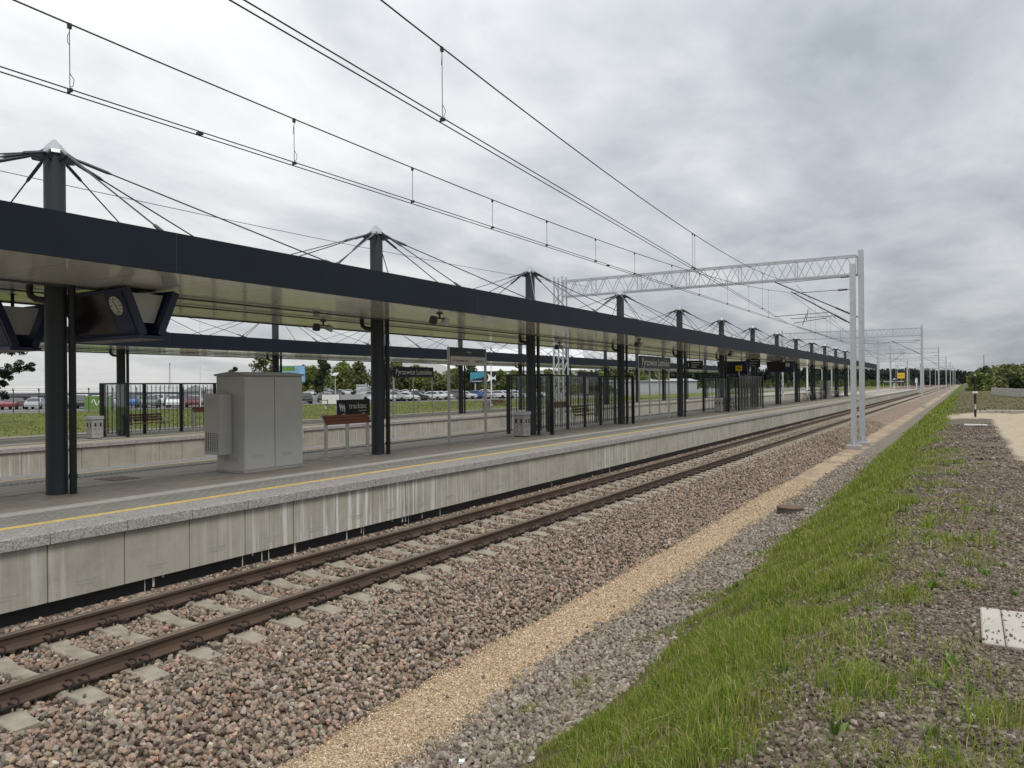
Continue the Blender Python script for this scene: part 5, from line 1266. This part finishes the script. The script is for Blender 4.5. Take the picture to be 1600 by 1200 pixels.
forest('forest', 'dark pine forest filling the horizon beyond the canopies', [(-250,395),(-170,430),(-110,470),(-62,520),(-30,640),(-10,800),(20,860),(60,780)], 2300, 8.0, 12.0, FD, 30, 1)
FG = [(0,(.07,.095,.03)),(.5,(.12,.15,.04)),(1,(.18,.19,.07))]
forest('undergrowth', 'green scrub growing in front of the dark pine forest', [(-170,300),(-110,330),(-80,360),(-52,420),(-34,520)], 520, 2.2, 4.2, FG, 16, 2)
forest('wood', 'green wood behind the bushes at the right edge', [(14,300),(30,330),(60,340),(110,300)], 130, 6, 9, FG, 25, 3)

# ------------------------------------------------------------------ right-hand verge things
sl_ = thing('concrete_slab', 'pale concrete cover slabs lying in the dark gravel', 'slab', (0,0,0))
_a, _b = np.meshgrid(np.linspace(.05, 1.5, 20), np.linspace(5.6, 6.5, 20)); z_ = float(gz(_a, _b).max())+.008
for x0, x1 in ((.075, .198), (.204, 1.5)): 
    mb = MB(); mb.bev((x0, 5.62, z_-.12), (x1, 6.48, z_), .008); mb.build('slab_section', M['concl'], sl_)
n = 60; X = NR.uniform(.08, .6, n); Y = np.where(NR.random(n) < .6, NR.uniform(5.62, 5.85, n), NR.uniform(5.65, 6.45, n)); V, Fc, Cc = stones(X, Y, z_+.006-gz(X, Y), NR.uniform(.006, .016, n), RGV)
tag(npmesh('scattered_pebbles', V, Fc, M['stone'], Cc, kind='stuff'), 'small dark pebbles scattered over the pale slabs', 'pebbles')
T = thing('marker_post', 'dark green and white marker post standing in the sandy strip', 'post', (.36, 40.3, .88))
MB().tube([(0,0,0),(0,0,1.98)], .035, 10).build('pole', M['galv'], T)
for a, e in ((.05,.38),(.62,1.10),(1.22,1.9)): MB().tube([(0,0,a),(0,0,e)], .048, 10).build('dark_band', M['black'], T)
MB().box((-.10,-.03,1.12),(.10,.03,1.2)).build('plate', M['white'], T)
T = MB().bev((-.36,-.05,0),(.36,.05,.05), .01).build('pale_plank', M['white']); T.location = (.29, 32.1, float(gz(.29, 32.1))+.005); T.rotation_euler = (0,0,-.15); tag(T, 'pale plank lying across the dark gravel before the sand', 'plank')
M['slot2'] = mat('dark_ring_concrete', (.10,.092,.082), .9, 0, .2, 8, .1, 50)  # darker grey concrete for the drain ring
T = thing('drain_shaft', 'rusty brown drain cover on a low concrete ring in the grey gravel', 'drain', (-3.66, 19.05, float(gz(-3.66, 19.05))))
MB().lathe([(.30,-.1),(.30,.10),(.28,.11)], 24).build('ring', M['slot2'], T, True); MB().lathe([(.305,.112),(.31,.15),(.29,.165),(.0,.17)], 24).build('cover', M['brown'], T, True)
T = thing('discarded_packet', 'small white and black packet lying in the grey gravel', 'packet', (-3.58, 5.12, float(gz(-3.58, 5.12))+.02), .5)
MB().bev((-.035,-.025,0),(.035,.025,.02), .003).build('body', M['white'], T); MB().bev((.012,-.0255,.001),(.036,.0255,.0205), .003).build('dark_end', M['black'], T)
V, Fc, Cc = stones(np.array([-2.98]), np.array([5.2]), np.array([.02]), np.array([.06]), [(0,(.5,.48,.43)),(1,(.55,.53,.47))]); tag(npmesh('white_stone', V, Fc, M['stone'], Cc), 'white stone at the foot of the grass bank', 'stone')
T = thing('concrete_kerb', 'pale concrete kerb along the far side of the sandy strip', 'kerb', (0, 46.3, .88))
for k in range(14): MB().bev((.9+k*1.0, -.12, 0), (1.89+k*1.0, .12, .17), .015).build('kerb_stone', M['concl'], T)
MB().box((.5, .25, 0), (15, 2.6, .045)).build('paving', M['concl'], T)
T = thing('concrete_wall', 'low grey concrete wall running towards the trees on the right', 'wall', (0,0,0))
a = Vector((2.7, 107, .85)); e = Vector((9.5, 46, .85)); n = 14
for k in range(n): 
    p = a.lerp(e, k/n+.0006); q = a.lerp(e, (k+1)/n-.0006); MB().bar(p+Vector((0,0,.45)), q+Vector((0,0,.45)), .22, .9).build('wall_panel', M['conc'], T)
# bicycles and the second cabinet
def bike():
    T = thing('bicycle', 'x', 'bicycle', (0,0,0), 0, 'bicycles parked on the near platform')
    for x in (-.52, .52):
        mb = MB(); pts = [(x+.33*math.cos(a), 0, .34+.33*math.sin(a)) for a in np.linspace(0, 2*math.pi, 17)]; mb.tube(pts, .022, 5, False)
        for k in range(5):
            a = math.pi*k/5; mb.tube([(x+.32*math.cos(a),0,.34+.32*math.sin(a)),(x-.32*math.cos(a),0,.34-.32*math.sin(a))], .005, 4)
        mb.build('wheel', M['tyre'], T)
    mb = MB()
    for p, q in (((-.52,0,.34),(-.10,0,.36)),((-.10,0,.36),(-.22,0,.82)),((-.22,0,.82),(-.52,0,.34)),((-.10,0,.36),(.36,0,.78)),((-.20,0,.76),(.36,0,.80)),((.52,0,.34),(.34,0,.95))): mb.tube([p, q], .022, 6)
    mb.build('frame', M['galv'], T)
    MB().tube([(.30,-.28,1.0),(.34,0,.97),(.30,.28,1.0)], .018, 6).build('handlebar', M['black'], T); MB().bev((-.36,-.07,.90),(-.10,.07,.97), .02).build('saddle', M['black'], T)
    return T
B0 = bike()
names = ['bicycle nearest the column past the hanging clock display','second bicycle past the hanging clock display','third bicycle past the hanging clock display','bicycle leaning just before the small grey cabinet','bicycle touching the front of the small grey cabinet','first bicycle behind the small grey cabinet','second bicycle behind the small grey cabinet','last bicycle of the row behind the small grey cabinet']
for i, nm in enumerate(names):
    y = 76.5+i*2.1 if i < 5 else 92+(i-5)*2.4; x = -12.9-.25*(i % 2); rz = 1.1+.3*(i % 3)
    if i == 0: B0.location = (x, y, P1Z); B0.rotation_euler = (0,0,rz); B0['label'] = nm
    else: copy_tree(B0, (x, y, P1Z), rz, nm)
T = thing('small_cabinet', 'small grey cabinet among the parked bicycles', 'cabinet', (-13.15, 88.2, P1Z)); MB().bev((-.4,-1.1,0),(.4,1.1,1.95), .02).build('body', M['cabinet'], T)
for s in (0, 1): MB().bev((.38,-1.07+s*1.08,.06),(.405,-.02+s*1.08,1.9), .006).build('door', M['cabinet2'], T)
